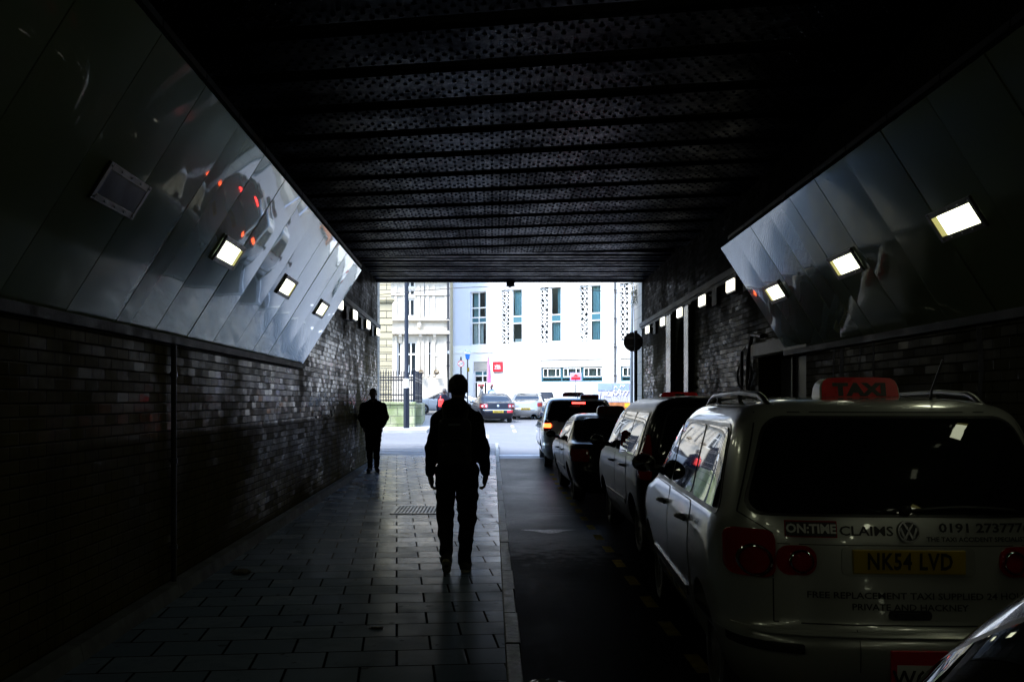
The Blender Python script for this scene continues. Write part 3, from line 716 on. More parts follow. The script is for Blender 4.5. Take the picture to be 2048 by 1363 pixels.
mb = MB(); frame_boxes(mb, a+.01, b-.01, c, d-.625, [b-.42], [d-1.0, d-1.45], .1, .2, .08); w2 = mb.build('door', M['white_frame'], hotel)
mb = MB(); mb.box(a+.09, b-.09, .14, .15, d-.97, d-.66); mb.build('spandrel', M['teal_panel'], w2)
mb = MB(); mb.add([(a+.08,.17,c+.05),(b-.08,.17,c+.05),(b-.08,.17,d-.66),(a+.08,.17,d-.66)], [(0,1,2,3)]); mb.build('pane', M['pane'], w2)
mb = MB(); x0 = U(1004.5); x1 = U(1045); z1 = H_(1020, 758); frame_boxes(mb, x0, x1, .3, z1, [], [], -.02, -.002, .03); mb.build('panel_outline', M['beige'], hotel)
mb = MB(); x = U(1231); mb.tube([(x, -.12, 0), (x, -.12, 17)], .06, 8)
for z in np.arange(.6, 17, 1.9): mb.box(x-.09, x+.09, -.2, -.002, z-.04, z+.04)
mb.build('downpipe', M['dark_steel'], hotel, smooth=40)

# wall sign of the student residence
u0, u1, z0, z1 = U(987), U(1006.2), H_(996, 743), H_(996, 723)
sg = thing('wall_sign', 'square red sign with white lettering on the white rendered wall', 'sign')
sg.location = (-2.7, 72, GZ); sg.rotation_euler = (0, 0, -FA)
mb = MB(); mb.box(u0, u1, -.12, -.003, z0, z1); mb.build('board', M['red'], sg, bevel=.01)
cu, cz, hh = (u0+u1)/2, (z0+z1)/2, (z1-z0)
mb = MB(); lettering(mb, 'vita', hh*.44, lambda a, b: (cu+a, -.124, cz+hh*.07+b), bold=.008); lettering(mb, 'student', hh*.225, lambda a, b: (cu+a, -.124, cz-hh*.17+b), bold=.004); mb.build('lettering', M['white'], sg)

# old stone building on the corner
OY = 68.0
ox = lambda x: (x-985)/FPX*OY
oz = lambda y: EYE-(y-800)/FPX*OY - GZ
old = thing('stone_building', 'ornate cream stone town building with moulded bands and white sash windows', 'building', (0, OY, GZ))
W0 = [(812, 830.5, 597, 633), (812, 830.5, 578, 594), (812, 830.5, 540, 575), (846.5, 850.5, 597, 633), (846.5, 850.5, 560, 590), (813, 833.5, 683, 752), (855.5, 861.5, 682, 750), (790, 803, 683, 752)]
hol = [(ox(a), ox(b), oz(d), oz(c)) for a, b, c, d in W0]
x0, x1 = -16.0, ox(897)
mb = MB(); wall_with_holes(mb, x0, x1, -.1, 18, hol, .25); mb.box(x0, x1, .01, 9, 18, 18.3); mb.box(x1-.02, x1, .01, 3, -.1, 18); mb.build('wall', M['cream_stone'], old)
mb = MB()
for y0, y1, o in ((668, 664, .32), (664, 661.5, .22), (641, 639, .25), (643, 641.2, .16), (757, 755, .08), (560, 553, .3), (590.5, 588.5, .1)): mb.box(x0, x1+.06, -o, -.002, oz(y0), oz(y1))
mb.box(x0, x1+.03, -.10, -.002, -.1, oz(757.5)); mb.build('moulded_band', M['cream_stone'], old)
mb = MB()
for xx in (798, 838, 866): mb.prism([(0, 0), (-.28, 0), (-.25, -.15), (-.12, -.35), (-.05, -.6), (0, -.6)], lambda a, b, t: (t, a, oz(668.3)+b), ox(xx), ox(xx)+.22)
mb.build('scroll_bracket', M['cream_stone'], old)
mb = MB()
for xx in (789, 806, 835, 843, 853, 865, 889): mb.box(ox(xx), ox(xx)+.16, -.07, -.003, oz(753), oz(671)); mb.box(ox(xx), ox(xx)+.16, -.06, -.003, oz(637), oz(569))
mb.ball((ox(839), -.1, oz(650)), (.16, .12, .26), 6); mb.box(ox(800), ox(828), -.03, -.003, oz(660), oz(645)); mb.box(ox(848), ox(888), -.03, -.003, oz(660), oz(645))
mb.box(ox(868), ox(874), -.04, -.003, oz(712), oz(705)); mb.build('pilaster', M['cream_stone'], old)
for (a, b, c, d), q in zip(hol, W0):
    mb = MB(); wd = b-a; frame_boxes(mb, a, b, c, d, [a+wd*.42] if wd > .4 else [], [c+(d-c)*.64] if d-c > 1.5 else [], .08, .18, .10 if wd > .4 else .05)
    w2 = mb.build('window', M['white_frame'], old)
    mb = MB(); mb.box(a+.02, b-.02, .2, .22, c+.02, d-.02); mb.build('pane', M['dark_pane'], w2)
mb = MB(); x = ox(896.5); mb.tube([(x, -.14, 2.9), (x, -.14, 18)], .07, 8)
for z in np.arange(3.2, 18, 1.6): mb.box(x-.1, x+.1, -.22, -.003, z-.05, z+.05)
mb.build('downpipe', M['dark_steel'], old, smooth=40)
for xx, l in ((842.5, 'round hanging basket of brown flowers, beside the big ground floor window'), (873.5, 'round hanging basket of brown flowers, out on the bare stone past the narrow window')):
    b = thing('hanging_basket', l, 'basket', (ox(xx), OY-.45, GZ+oz(745)), 0, 'hanging baskets on the stone building')
    mb = MB(); rr = random.Random(xx)
    for k in range(160):
        a, e = rr.uniform(0, 2*pi), rr.uniform(-.6, 1.5); q = .17 + .06*rr.random(); c = np.array((q*cos(e)*cos(a), q*cos(e)*sin(a), q*sin(e)*.8)); s_ = .03
        d1 = np.array((rr.gauss(0, 1), rr.gauss(0, 1), rr.gauss(0, 1))); d1 /= np.linalg.norm(d1); d2 = np.cross(d1, (0.3, .5, .8))
        mb.add([c-d1*s_, c+d2*s_, c+d1*s_, c-d2*s_], [(0,1,2,3)])
    mb.build('flowers', pm('dry brown flowers', (.32, .20, .06), .8, var=.5, scale=20), b)
    mb = MB(); mb.lathe([(.02, -.16), (.12, -.11), (.18, 0), (.17, .02)], lambda u, v, t: (u, v, t), 12); mb.tube([(0, 0, .3), (0, .42, .38)], .012, 5); mb.tube([(.16, 0, 0), (0, 0, .3), (-.16, 0, 0)], .006, 4)
    mb.build('wire_basket', M['dark_steel'], b)

# buff rusticated corner building, left of the lamp post
co = thing('stone_building', 'buff stone corner building with deep horizontal joints and a projecting cornice', 'building', (0, 46, g(46)))
cxr = (785-985)/FPX*46; cz = lambda y: EYE-(y-800)/FPX*46 - g(46)
def course(mb, e, z0, z1):                    # the side wall turns away along the side street
    mb.prism([(-14, -e), (cxr+e, -e), (cxr-2.1+e, 12+e), (-14, 12+e)], lambda a, b, t: (a, b, t), z0, z1)
mb = MB(); z = -.1; zt = cz(604)
while z < zt - .1: course(mb, 0, z, min(z+.318, zt)-.03); course(mb, -.05, z+.26, min(z+.36, zt)); z += .318
z = cz(596)
while z < 14: course(mb, -.08, z, z+.60); course(mb, -.12, z+.58, z+.66); z += .63
mb.build('wall', M['buff_stone'], co)
mb = MB(); course(mb, .05, zt, zt+.09); course(mb, .13, zt+.09, cz(597)); course(mb, .03, cz(597), cz(596)+.002); mb.build('cornice', M['buff_stone'], co)
# building on the right behind the round sign
rb = thing('stone_building', 'narrow strip of pale stone building seen behind the round sign', 'building', (0, 47, g(47)))
mb = MB(); mb.prism([(6.55, 0), (20, 0), (20, 14), (9.4, 14)], lambda a, b, t: (a, b, t), -.1, 14); mb.build('wall', M['pier_stone'], rb)
mb = MB(); mb.box(6.5, 18, -.06, -.002, 3.4, 3.6); mb.box(6.5, 18, -.1, -.002, 7.4, 7.7); mb.build('moulded_band', M['pier_stone'], rb)
mb = MB(); mb.tube([(6.7, -.1, 0), (6.7, -.1, 14)], .07, 8); mb.build('downpipe', pm('lilac pipe', (.35, .40, .55), .4), rb, smooth=40)

# plinth and railings round the corner building's area
PB = g(42.3) + PH
pl = thing('plinth_wall', 'low mossy stone plinth wall carrying iron railings on the street corner', 'wall')
mb = MB(); mb.box(-8, -3.30, 42.3, 42.75, PB-.2, PB+.94); mb.box(-8, -3.26, 42.24, 42.8, PB+.94, PB+1.06); mb.build('front_length', M['moss_stone'], pl, bevel=.03)
side = [(-3.22, 42.75), (-3.02, 42.9), (-3.42, 50.2), (-3.70, 50.2)]
mb = MB(); mb.hexa([(x, y, PB-.2) for x, y in ((-3.5,42.95),(-3.05,42.95),(-3.40,50.2),(-3.8,50.2))] + [(x, y, PB+.98) for x, y in ((-3.5,42.95),(-3.05,42.95),(-3.40,50.2),(-3.8,50.2))])
mb.build('side_length', masonry('mossy plinth side', (.40, .36, .27), (.24, .27, .15), .62, .34, .02, 1, .6, jd=.8), pl, bevel=.03)
rl = thing('railing', 'dark blue iron spear railings standing on the mossy plinth', 'railing', (0, 0, PB+1.0))
A0, A1, A2 = np.array((-7.5, 42.5)), np.array((-3.35, 42.5)), np.array((-3.58, 50.0))
bm_ = MB(); bm_.tube([(0,0,.0), (0,0,1.28)], .021, 6); bm_.tube([(0,0,1.26), (0,0,1.30), (0,0,1.44)], [.012, .028, .001], 6)
proto = bm_.build('bar', M['navy'], rl)
spots = [A0 + (A1-A0)*k/38 for k in range(39)] + [A1 + (A2-A1)*k/52 for k in range(1, 53)]
for k, s_ in enumerate(spots):
    o = proto if k == 0 else proto.copy()
    if k: COL.objects.link(o); o.parent = rl
    o.location = (s_[0], s_[1], 0)
mb = MB()
for p, q in ((A0, A1), (A1, A2)):
    d = (q-p)/np.linalg.norm(q-p); n = np.array((-d[1], d[0]))*.03
    for z in (.12, .36, .98, 1.1):
        a, b = p, q + d*.0
        h = .025 if z < .9 else .03
        mb.hexa([(a[0]-n[0],a[1]-n[1],z-h),(b[0]-n[0],b[1]-n[1],z-h),(b[0]+n[0],b[1]+n[1],z-h),(a[0]+n[0],a[1]+n[1],z-h),(a[0]-n[0],a[1]-n[1],z+h),(b[0]-n[0],b[1]-n[1],z+h),(b[0]+n[0],b[1]+n[1],z+h),(a[0]+n[0],a[1]+n[1],z+h)])
mb.build('rail', M['navy'], rl)
for p in (A1, A2, A1 + (A2-A1)*.5):
    mb = MB(); mb.box(p[0]-.05, p[0]+.05, p[1]-.05, p[1]+.05, 0, 1.34); mb.ball((p[0], p[1], 1.4), .07, 5); mb.build('post', M['navy'], rl)

# lamp post
lx, ly = -3.56, 41.2; lz = g(41.2) + PH
lp = thing('street_lamp', 'tall dark blue lamp post with a white notice strapped to it', 'lamp post', (lx, ly, lz))
mb = MB(); mb.lathe([(.0, 0), (.125, 0), (.125, 1.95), (.115, 2.02), (.088, 2.06), (.080, 7.5), (.06, 8.0), (0, 8.0)], lambda a, b, t: (a, b, t), 16); mb.tube([(0, 0, 7.9), (0, .3, 8.3), (0, 1.2, 8.5)], .04, 8); mb.build('pole', M['navy'], lp, smooth=40)
mb = MB(); mb.box(-.14, .14, 1.1, 1.8, 8.42, 8.56); mb.build('lamp_head', M['dark_steel'], lp, bevel=.03)
mb = MB(); mb.grid([[(.131*sin(t), -.131*cos(t), z) for t in np.linspace(-1.1, .9, 9)] for z in (1.66, 2.04)]); mb.build('notice', M['white'], lp)
mb = MB(); mb.tube([(.1, -.1, 1.68), (.16, -.12, 1.66), (.22, -.1, 1.58)], .014, 6); mb.tube([(.09, -.09, 2.3), (.12, -.1, 2.6)], .02, 6); mb.build('strap', M['steel'], lp)
# slender black post by the stone building
p = px(896.5, 800, 55); pz = g(55) + PH
bp = thing('sign_post', 'slender black post with a pale cap before the stone building', 'post', (p[0], 55, pz))
mb = MB(); top = px(0, 707, 55)[2] - pz; mb.tube([(0, 0, 0), (0, 0, top)], .05, 10); mb.build('pole', M['black'], bp, smooth=40)
mb = MB(); mb.tube([(0, 0, top), (0, 0, top+.12), (0, 0, top+.16)], [.06, .06, .02], 10); mb.build('cap', M['white'], bp, smooth=40)

# 20 limit sign
p = px(922, 727, 50); z0 = g(50) + .0
s20 = thing('speed_sign', 'round white speed limit sign with red ring and the number 20 on a dark pole', 'road sign', (p[0], 50, z0))
zc = p[2] - z0
mb = MB(); mb.tube([(0, 0, 0), (0, 0, zc+.34)], .045, 10); mb.build('pole', M['dark_steel'], s20, smooth=40)
mb = MB(); mb.lathe([(0, 0), (.165, 0), (.165, .02), (0, .02)], lambda a, b, t: (a, -.05-t, zc+b), 28); mb.build('disc', M['red'], s20)
mb = MB(); mb.lathe([(0, 0), (.128, 0)], lambda a, b, t: (a, -.074, zc+b), 28); mb.build('face', M['white'], s20)
mb = MB(); lettering(mb, '20', .215, lambda a, b: (a, -.077, zc+b), bold=.004, space=1.05); mb.build('lettering', M['black'], s20)
# taxi rank sign
p = px(936, 705, 50); zt = px(0, 699, 50)[2] - z0; zb = px(0, 718, 50)[2] - z0
st = thing('taxi_rank_sign', 'tapering blue and white TAXI rank sign on a thin dark pole', 'sign', (p[0]-.02, 50, z0))
mb = MB(); mb.tube([(0, 0, 0), (0, 0, zb+.1)], .035, 10); mb.build('pole', M['dark_steel'], st, smooth=40)
zm = zb + (zt-zb)*.56
wd = lambda z: .085 + .085*(z-zb)/(zt-zb)
def tap(z0_, z1_): 
    m_ = MB(); a, b = wd(z0_), wd(z1_); m_.hexa([(-a,-.06,z0_),(a,-.06,z0_),(a,.06,z0_),(-a,.06,z0_),(-b,-.06,z1_),(b,-.06,z1_),(b,.06,z1_),(-b,.06,z1_)]); return m_
tap(zb, zm).build('lower_panel', M['blue'], st, bevel=.01); tap(zm+.002, zt).build('upper_panel', M['white'], st, bevel=.01)
mb = MB(); lettering(mb, 'TAXI', .145, lambda a, b: (a, -.064, (zm+zt)/2+.01+b), bold=.004, sx=.95); mb.box(-wd(zt)+.01, wd(zt)-.01, -.064, -.061, zt-.025, zt-.01); mb.build('lettering', M['blue'], st)
mb = MB(); mb.box(-.02, .09, -.05, -.036, zb-.62, zb-.42); mb.build('plate', M['yellow_line'], st)

# feather flag, poster boards
p = px(978, 790, 64.2); fz = g(64) + PH
ff = thing('feather_flag', 'pink and white feather banner leaning beside the entrance', 'flag', (p[0], 64.2, fz))
ht = px(0, 711, 64.2)[2] - fz
mb = MB(); mb.tube([(.16, 0, 0), (.16, 0, ht*.5), (.06, 0, ht*.8), (-.06, 0, ht)], .018, 6); mb.build('pole', M['steel'], ff, smooth=50)
def fl(z0_, z1_, m): 
    b_ = MB(); P = []
    for i in range(9):
        z = z0_ + (z1_-z0_)*i/8; f = z/ht; xr = .16 - .22*max(0, f-.45)**1.3/(.55**1.3); w = .36*(1-max(0, f-.3)/.7)**.75
        P.append([(xr - w*k/4, .02*sin(k*1.4+i*.6), z) for k in range(5)])
    b_.grid(P); b_.grid([[(x, y+.006, z) for x, y, z in r] for r in P], flip=True); return b_
fl(.45, ht*.52, 1).build('lower_cloth', M['pale_pink'], ff); fl(ht*.521, ht*.995, 0).build('upper_cloth', M['pink'], ff)
mb = MB(); mb.box(-.2, .4, -.2, .2, 0, .05); mb.build('foot', M['dark_steel'], ff)
for x_, l in ((957, 'white poster board with a red heading, left of two at the entrance'), (975, 'white poster board with a red heading, behind the feather banner')):
    p = px(x_+5, 800, 65.2); b = thing('poster_board', l, 'board', (p[0], 65.2, fz), 0, 'poster boards at the entrance'); h = px(0, 765.5, 65.2)[2] - fz
    mb = MB(); mb.box(-.24, .24, 0, .05, .1, h); mb.build('board', M['white'], b, bevel=.01)
    mb = MB(); mb.box(-.2, .2, -.006, -.002, h-.22, h-.08); mb.build('heading', M['red'], b)
    mb = MB(); mb.box(-.24, -.19, -.1, .2, 0, .098); mb.box(.19, .24, -.1, .2, 0, .098); mb.build('foot', M['dark_steel'], b)

# fence panels, works sign, graffiti-covered container
names = ('plain', 'carrying the works sign', 'next to the container')
for k, (a, b) in enumerate(((1083, 1115), (1116, 1147), (1148, 1178))):
    D = 62.6; x0, x1 = px(a, 0, D)[0], px(b, 0, D)[0]; zz = g(D); h = px(0, 768, D)[2] - zz
    f = thing('fence_panel', 'galvanised temporary fence panel with rounded corners, ' + ('far from the container', 'middle of the three', 'next to the container')[k], 'fence', (x0, D, zz), 0, 'temporary fence panels')
    w = x1 - x0; r = .14
    mb = MB(); mb.tube([(.02, 0, .05), (.02, 0, h-r), (.02+r*.3, 0, h-r*.3), (.02+r, 0, h), (w-.02-r, 0, h), (w-.02-r*.3, 0, h-r*.3), (w-.02, 0, h-r), (w-.02, 0, .05)], .034, 8); mb.tube([(.02, 0, .25), (w-.02, 0, .25)], .02, 6); mb.build('frame', M['white_frame'], f, smooth=50)
    mb = MB()
    for i in range(1, 14): mb.box(w*i/14-.004, w*i/14+.004, -.004, .004, .25, h-.02)
    for i in range(1, 8): mb.box(.03, w-.03, .0045, .0105, h*i/8-.004, h*i/8+.004)
    mb.build('mesh', M['steel'], f)
    mb = MB(); mb.box(-.1, w*.4, -.25, .25, 0, .1); mb.build('foot', M['dark_steel'], f)
D = 61.5; p = px(1151.5, 753, D); zz = g(D)
ws_ = thing('works_sign', 'temporary works sign with a lilac border and red lower band, standing by the fence', 'sign', (p[0], D, zz)); zc = p[2] - zz
mb = MB(); mb.tube([(0, .03, 0), (0, .03, zc)], .03, 8); mb.build('post', M['steel'], ws_)
mb = MB(); mb.box(-.36, .36, -.02, .0, zc-.26, zc+.26); mb.build('board', pm('lilac sign border', (.36, .36, .75), .4), ws_)
mb = MB(); mb.box(-.29, .29, -.026, -.022, zc-.01, zc+.20); mb.build('upper_face', pm('salmon sign face', (.62, .30, .32), .4), ws_)
mb = MB(); mb.box(-.29, .29, -.026, -.022, zc-.2, zc-.02); mb.build('lower_band', M['red'], ws_)
mb = MB(); mb.prism([(-.16, zc+.02), (.16, zc+.02), (0, zc+.17)], lambda a, b, t: (a, t, b), -.031, -.028); mb.build('symbol', M['red'], ws_)
D = 56; x0, x1 = px(1194, 0, D)[0], px(1262, 0, D)[0]; zz = g(D)
ct = thing('site_container', 'pale lilac site container covered in white graffiti above a rusty base', 'container', (0, D, zz))
lil = pm('faded lilac steel', (.42, .42, .56), .6, var=.12, scale=3); blu = pm('faded blue steel', (.22, .30, .68), .55, var=.1, scale=2)
z = lambda y: px(0, y, D)[2] - zz
mb = MB(); mb.box(x0, x1, 0, 2.6, z(804), z(765)-.02); mb.build('body', lil, ct, bevel=.02)
mb = MB(); mb.box(x0+.05, x0+.86, -.03, -.002, z(780), z(766)); mb.box(x0+.9, x1-.1, -.03, -.002, z(780), z(766)); mb.build('upper_panel', blu, ct)
mb = MB(); n = 16
for k in range(n): xx = x0 + .15 + (x1-x0-.3)*k/n; mb.box(xx, xx+.05, -.025, -.002, z(803), z(793))
mb.box(x0+.9, x1-.1, -.05, -.031, z(782), z(780.3)); mb.build('rib', lil, ct)
mb = MB(); mb.box(x0+.3, x1-.02, -.01, 2.5, .25, z(804.3)); mb.box(x0+.4, x0+.6, .05, 2.3, 0, .249); mb.box(x1-.4, x1-.2, .05, 2.3, 0, .249); mb.build('rusty_base', pm('rusty steel', (.36, .13, .045), .8, var=.45, scale=5), ct)
mb = MB(); mb.box(x1-.36, x1-.05, -.03, -.012, z(814), z(806)); mb.build('warning_plate', pm('amber plate', (.75, .38, .02), .5), ct)
mb = MB(); rr = random.Random(4); gx = x0 + .35
tags_ = [[(0,0),(.25,.12),(.12,.3),(.3,.22),(.02,.02),(.42,-.02)], [(.5,0),(.62,.34),(.66,.05)], [(.72,.02),(.9,.36),(.98,.3),(.95,.02)], [(.8,.14),(1.0,.15)], [(1.08,.04),(1.2,.28),(1.4,.26),(1.28,.02)], [(.62,.42),(.7,.56),(.78,.44)], [(.95,.46),(1.0,.6),(1.12,.5),(1.2,.58)]]
for t_ in tags_: mb.tube([(gx+a, -.03, z(791)+b) for a, b in t_], .028, 6)
mb.build('graffiti', M['white'], ct)

# round sign seen from the back, on its pole
D = 25.4; p = px(1267, 683, D); zz = g(D)
rs = thing('round_sign', 'round road sign seen from its dark back on a black pole', 'road sign', (px(1271.5, 0, D)[0], D, zz)); zc = p[2] - zz; dx = p[0] - px(1271.5, 0, D)[0]
mb = MB(); mb.tube([(0, 0, 0), (0, 0, zc+.28)], .045, 10); mb.tube([(0, 0, 0), (0, 0, .9), (0, 0, 1.0)], [.085, .085, .05], 12); mb.build('pole', M['black'], rs, smooth=40)
mb = MB(); mb.lathe([(0, 0), (.235, 0), (.25, .012), (.235, .024), (0, .024)], lambda a, b, t: (dx+a, .05+t, zc+b), 36); mb.build('disc', M['iron_dark'], rs, smooth=30)
mb = MB(); mb.box(dx-.18, dx+.18, .03, .049, zc+.08, zc+.12); mb.box(dx-.18, dx+.18, .03, .049, zc-.12, zc-.08); mb.build('bracket', M['dark_steel'], rs)
# curved grey pipe and fittings on the right pier
mb = MB(); yq = YE + 1.55; xq = WR(YE) - .07
mb.tube([(xq, yq, .2), (xq, yq, 3.6), (xq+.02, yq, 4.6)], .045, 8); tag(mb.build('downpipe', pm('pale blue pipe', (.30, .36, .42), .35), smooth=40), 'pale blue grey pipe on the stone pier behind the round sign', 'pipe')
mb = MB(); A = np.array(px(752, 590, 29)); B = np.array(px(1300, 592, 29)); pts = []
for k in range(25):
    t = k/24; q = A + (B-A)*t; q[2] += .0 + .27*sin(pi*t); pts.append(q)
mb.tube(pts, .010, 6); tag(mb.build('overhead_cable', M['black'], smooth=60), 'thin dark cable strung across the street just outside the bridge', 'cable')
# weeds hanging from the right pier
wp = thing('wall_weed', 'straggly green weed growing from the top of the stone pier', 'plant', (WR(YE)-.02, YE+.9, 4.55))
mb = MB(); rr = random.Random(9); st_ = MB()
for k in range(9):
    d = np.array((rr.uniform(-.22, .02), rr.uniform(-.3, .4), rr.uniform(-.35, .3))); P = [np.zeros(3), d*.5 + np.array((0, 0, .08)), d]
    st_.tube(P, .006, 5)
    for i in range(26):
        c = d*rr.uniform(.2, 1.05) + np.array([rr.gauss(0, .04) for _ in range(3)]); e = np.array([rr.gauss(0, 1) for _ in range(3)]); e /= np.linalg.norm(e); f = np.cross(e, (.2, .9, .3)); s_ = rr.uniform(.015, .035)
        mb.add([c-e*s_, c+f*s_*.4, c+e*s_, c-f*s_*.4], [(0,1,2,3)])
st_.build('stem', M['iron_dark'], wp); mb.build('leaves', pm('dull green leaf', (.06, .085, .03), .6, var=.4, scale=20), wp)
# ------------------------------------------------------------------ cars
def catmull(A, n):
    A = np.array(A, float); out = []
    N = len(A)
    for i in range(N-1):
        p0, p1, p2, p3 = A[max(i-1,0)], A[i], A[i+1], A[min(i+2,N-1)]
        m1, m2 = (p2-p0)*.4, (p3-p1)*.4
        for k in range(n):
            t = k/n; out.append((2*t**3-3*t**2+1)*p1 + (t**3-2*t**2+t)*m1 + (-2*t**3+3*t**2)*p2 + (t**3-t**2)*m2)
    out.append(A[-1]); out = np.array(out)
    for i in range(1, len(out)): out[i,0] = max(out[i,0], out[i-1,0] + .0008)
    return out
# height, rear y, front y, half width
MPV = [(.20,.16,4.44,.74),(.27,.06,4.54,.83),(.40,.01,4.60,.885),(.52,.0,4.62,.898),(.57,.015,4.62,.90),(.62,.065,4.60,.902),(.80,.085,4.52,.905),(.95,.10,4.28,.90),(1.02,.11,3.95,.89),(1.09,.125,3.62,.875),(1.16,.145,3.45,.855),(1.30,.20,3.16,.822),(1.45,.265,2.86,.785),(1.56,.33,2.6,.75),(1.62,.385,2.42,.715),(1.66,.46,2.25,.66),(1.69,.60,2.05,.55),(1.705,.85,1.85,.40),(1.712,1.15,1.6,.18)]
BOX = [(.20,.14,4.2,.74),(.27,.05,4.3,.83),(.42,.0,4.36,.88),(.55,.0,4.36,.89),(.60,.03,4.36,.89),(.80,.04,4.30,.89),(.98,.05,4.08,.885),(1.05,.055,3.75,.875),(1.12,.06,3.45,.862),(1.30,.075,3.2,.812),(1.48,.10,2.95,.755),(1.59,.125,2.75,.70),(1.66,.155,2.6,.645),(1.70,.21,2.4,.57),(1.727,.34,2.2,.45),(1.738,.6,1.9,.30),(1.742,.9,1.6,.16)]
SEDAN = [(.18,.16,4.58,.72),(.26,.06,4.68,.82),(.40,.0,4.74,.875),(.55,.0,4.76,.895),(.62,.03,4.75,.90),(.76,.055,4.66,.905),(.86,.075,4.45,.90),(.93,.10,4.10,.89),(.975,.17,3.72,.875),(1.0,.34,3.50,.862),(1.03,.55,3.36,.845),(1.12,.78,3.14,.81),(1.25,1.06,2.86,.755),(1.35,1.33,2.62,.705),(1.41,1.55,2.44,.655),(1.44,1.72,2.3,.59),(1.455,1.86,2.16,.46),(1.46,1.95,2.06,.3)]
HATCH = [(.18,.12,4.05,.72),(.26,.04,4.14,.81),(.40,.0,4.2,.86),(.54,.0,4.2,.875),(.60,.04,4.18,.88),(.76,.07,4.10,.88),(.88,.10,3.88,.875),(.95,.125,3.55,.865),(1.0,.15,3.25,.85),(1.08,.19,3.08,.83),(1.22,.29,2.78,.79),(1.35,.40,2.5,.735),(1.43,.50,2.3,.68),(1.47,.60,2.1,.60),(1.49,.78,1.9,.46),(1.498,1.0,1.7,.28)]
PQ, QQ = 3.2, 14.0
class Body:
    def __init__(s, lv, q=14.0, p=3.2):
        s.A = catmull(lv, 4); s.A[:,3] *= 1 - .085*np.clip((.86 - s.A[:,0])/.66, 0, 1)**1.6; s.p, s.q = p, q; s.L = lv[0][2]
    def at(s, h): return [np.interp(h, s.A[:,0], s.A[:,i]) for i in (1, 2, 3)]
    def rear(s, x, h):
        a, b, w = s.at(h); c, hb = (a+b)/2, (b-a)/2; return c - hb*max(0, 1 - min(1, abs(x)/w)**s.p)**(1/s.q)
    def front(s, x, h):
        a, b, w = s.at(h); c, hb = (a+b)/2, (b-a)/2; return c + hb*max(0, 1 - min(1, abs(x)/w)**s.p)**(1/s.q)
    def side(s, y, h):
        a, b, w = s.at(h); c, hb = (a+b)/2, (b-a)/2; return w*max(0, 1 - min(1, abs(y-c)/hb)**s.q)**(1/s.p)
    def mesh(s):
        xs = [0,.12,.25,.38,.5,.6,.69,.77,.84,.89,.93,.96,.98,.992]; ysn = [.75,.7,.6,.48,.36,.24,.12,0]
        mb = MB(); rows = []
        for h, a, b, w in s.A:
            c, hb = (a+b)/2, (b-a)/2; Q = [(x*w, hb*(1-x**s.p)**(1/s.q)) for x in xs]
            lim = Q[-1][1]/hb
            Q += [(w*(1-(y*lim/.76)**s.q)**(1/s.p), y*lim/.76*hb) for y in ysn]
            q1 = [(x, c-y) for x, y in Q]; q2 = [(x, c+y) for x, y in Q[::-1]][1:]
            half = q1 + q2; ring = half + [(-x, y) for x, y in half[::-1]][1:-1]
            rows.append([(x, y, h) for x, y in ring])
        n = len(rows[0]); v = [p for r in rows for p in r]
        f = [(i*n+k, i*n+(k+1) % n, (i+1)*n+(k+1) % n, (i+1)*n+k) for i in range(len(rows)-1) for k in range(n)]
        f += [tuple(range(n))[::-1], tuple(range((len(rows)-1)*n, len(rows)*n))]
        mb.add(v, f); return mb
def rounded(h0, h1, a, b, r, nv, nu):
    """rows of (s, h): region between a(h) and b(h) with rounded corners"""
    if not callable(a): a_ = a; a = lambda h: a_
    if not callable(b): b_ = b; b = lambda h: b_
    ts = [0, .012, .035, .07, .12, .2] + [.2 + .6*k/nv for k in range(1, nv)] + [.8, .88, .93, .965, .988, 1] if r else [k/nv for k in range(nv+1)]
    rows = []
    for t in ts:
        h = h0 + (h1-h0)*t; d = min(h-h0, h1-h); ins = 0
        if r and d < r: ins = r - sqrt(max(0, r*r - (r-d)**2))
        A, B = a(h)+ins, b(h)-ins
        rows.append([(A + (B-A)*k/nu, h) for k in range(nu+1)])
    return rows
def shell(mb, rows, fn, off, th=.012, m=0, flip=False):
    """curved plate following fn(s, h, off) with a skirt turned in to the body"""
    P = [[fn(s, h, off) for s, h in r] for r in rows]; Q = [[fn(s, h, off-th) for s, h in r] for r in rows]
    mb.grid(P, m, flip)
    ring = lambda A: A[0] + [r[-1] for r in A[1:]] + A[-1][::-1][1:] + [r[0] for r in A[::-1][1:-1]]
    a, b = ring(P), ring(Q); n = len(a)
    mb.add(a + b, [(i, n+i, n+(i+1) % n, (i+1) % n) for i in range(n)], m)
    return mb
def paint(name, col, metal=.0, rough=.25, coat=1.0, spec=.5, dirtc=(.045, .043, .038)):
    t = NT(name); n = t.noise(2.2, 5, .6); n2 = t.noise(300, 1)
    base = t.mix(t.math('MULTIPLY', t.ramp(n, .45, .8), .25), col, tuple(c*.6 for c in col))
    x, y, z = sep(t); dirt = t.math('MULTIPLY', t.ramp(t.math('ADD', z, t.math('MULTIPLY', n, .4)), .25, .75, 1, 0), .6)
    base = t.mix(dirt, base, dirtc)
    t.put(Base_Color=base, Roughness=t.math('ADD', t.math('MULTIPLY', dirt, .35), rough), Metallic=metal, Specular_IOR_Level=spec, Coat_Weight=coat, Coat_Roughness=t.math('ADD', t.math('MULTIPLY', dirt, .3), .02)); return t.mat
M['car_glass'] = pm('tinted car glass', (.006, .007, .008), .02, spec=.65, var=.05)
M['trim'] = pm('black trim', (.014, .014, .015), .35)
M['tyre'] = pm('tyre rubber', (.018, .018, .018), .75)
M['alloy'] = pm('alloy rim', (.30, .30, .31), .3, .85)
M['chrome'] = pm('chrome', (.6, .6, .6), .08, 1.0)
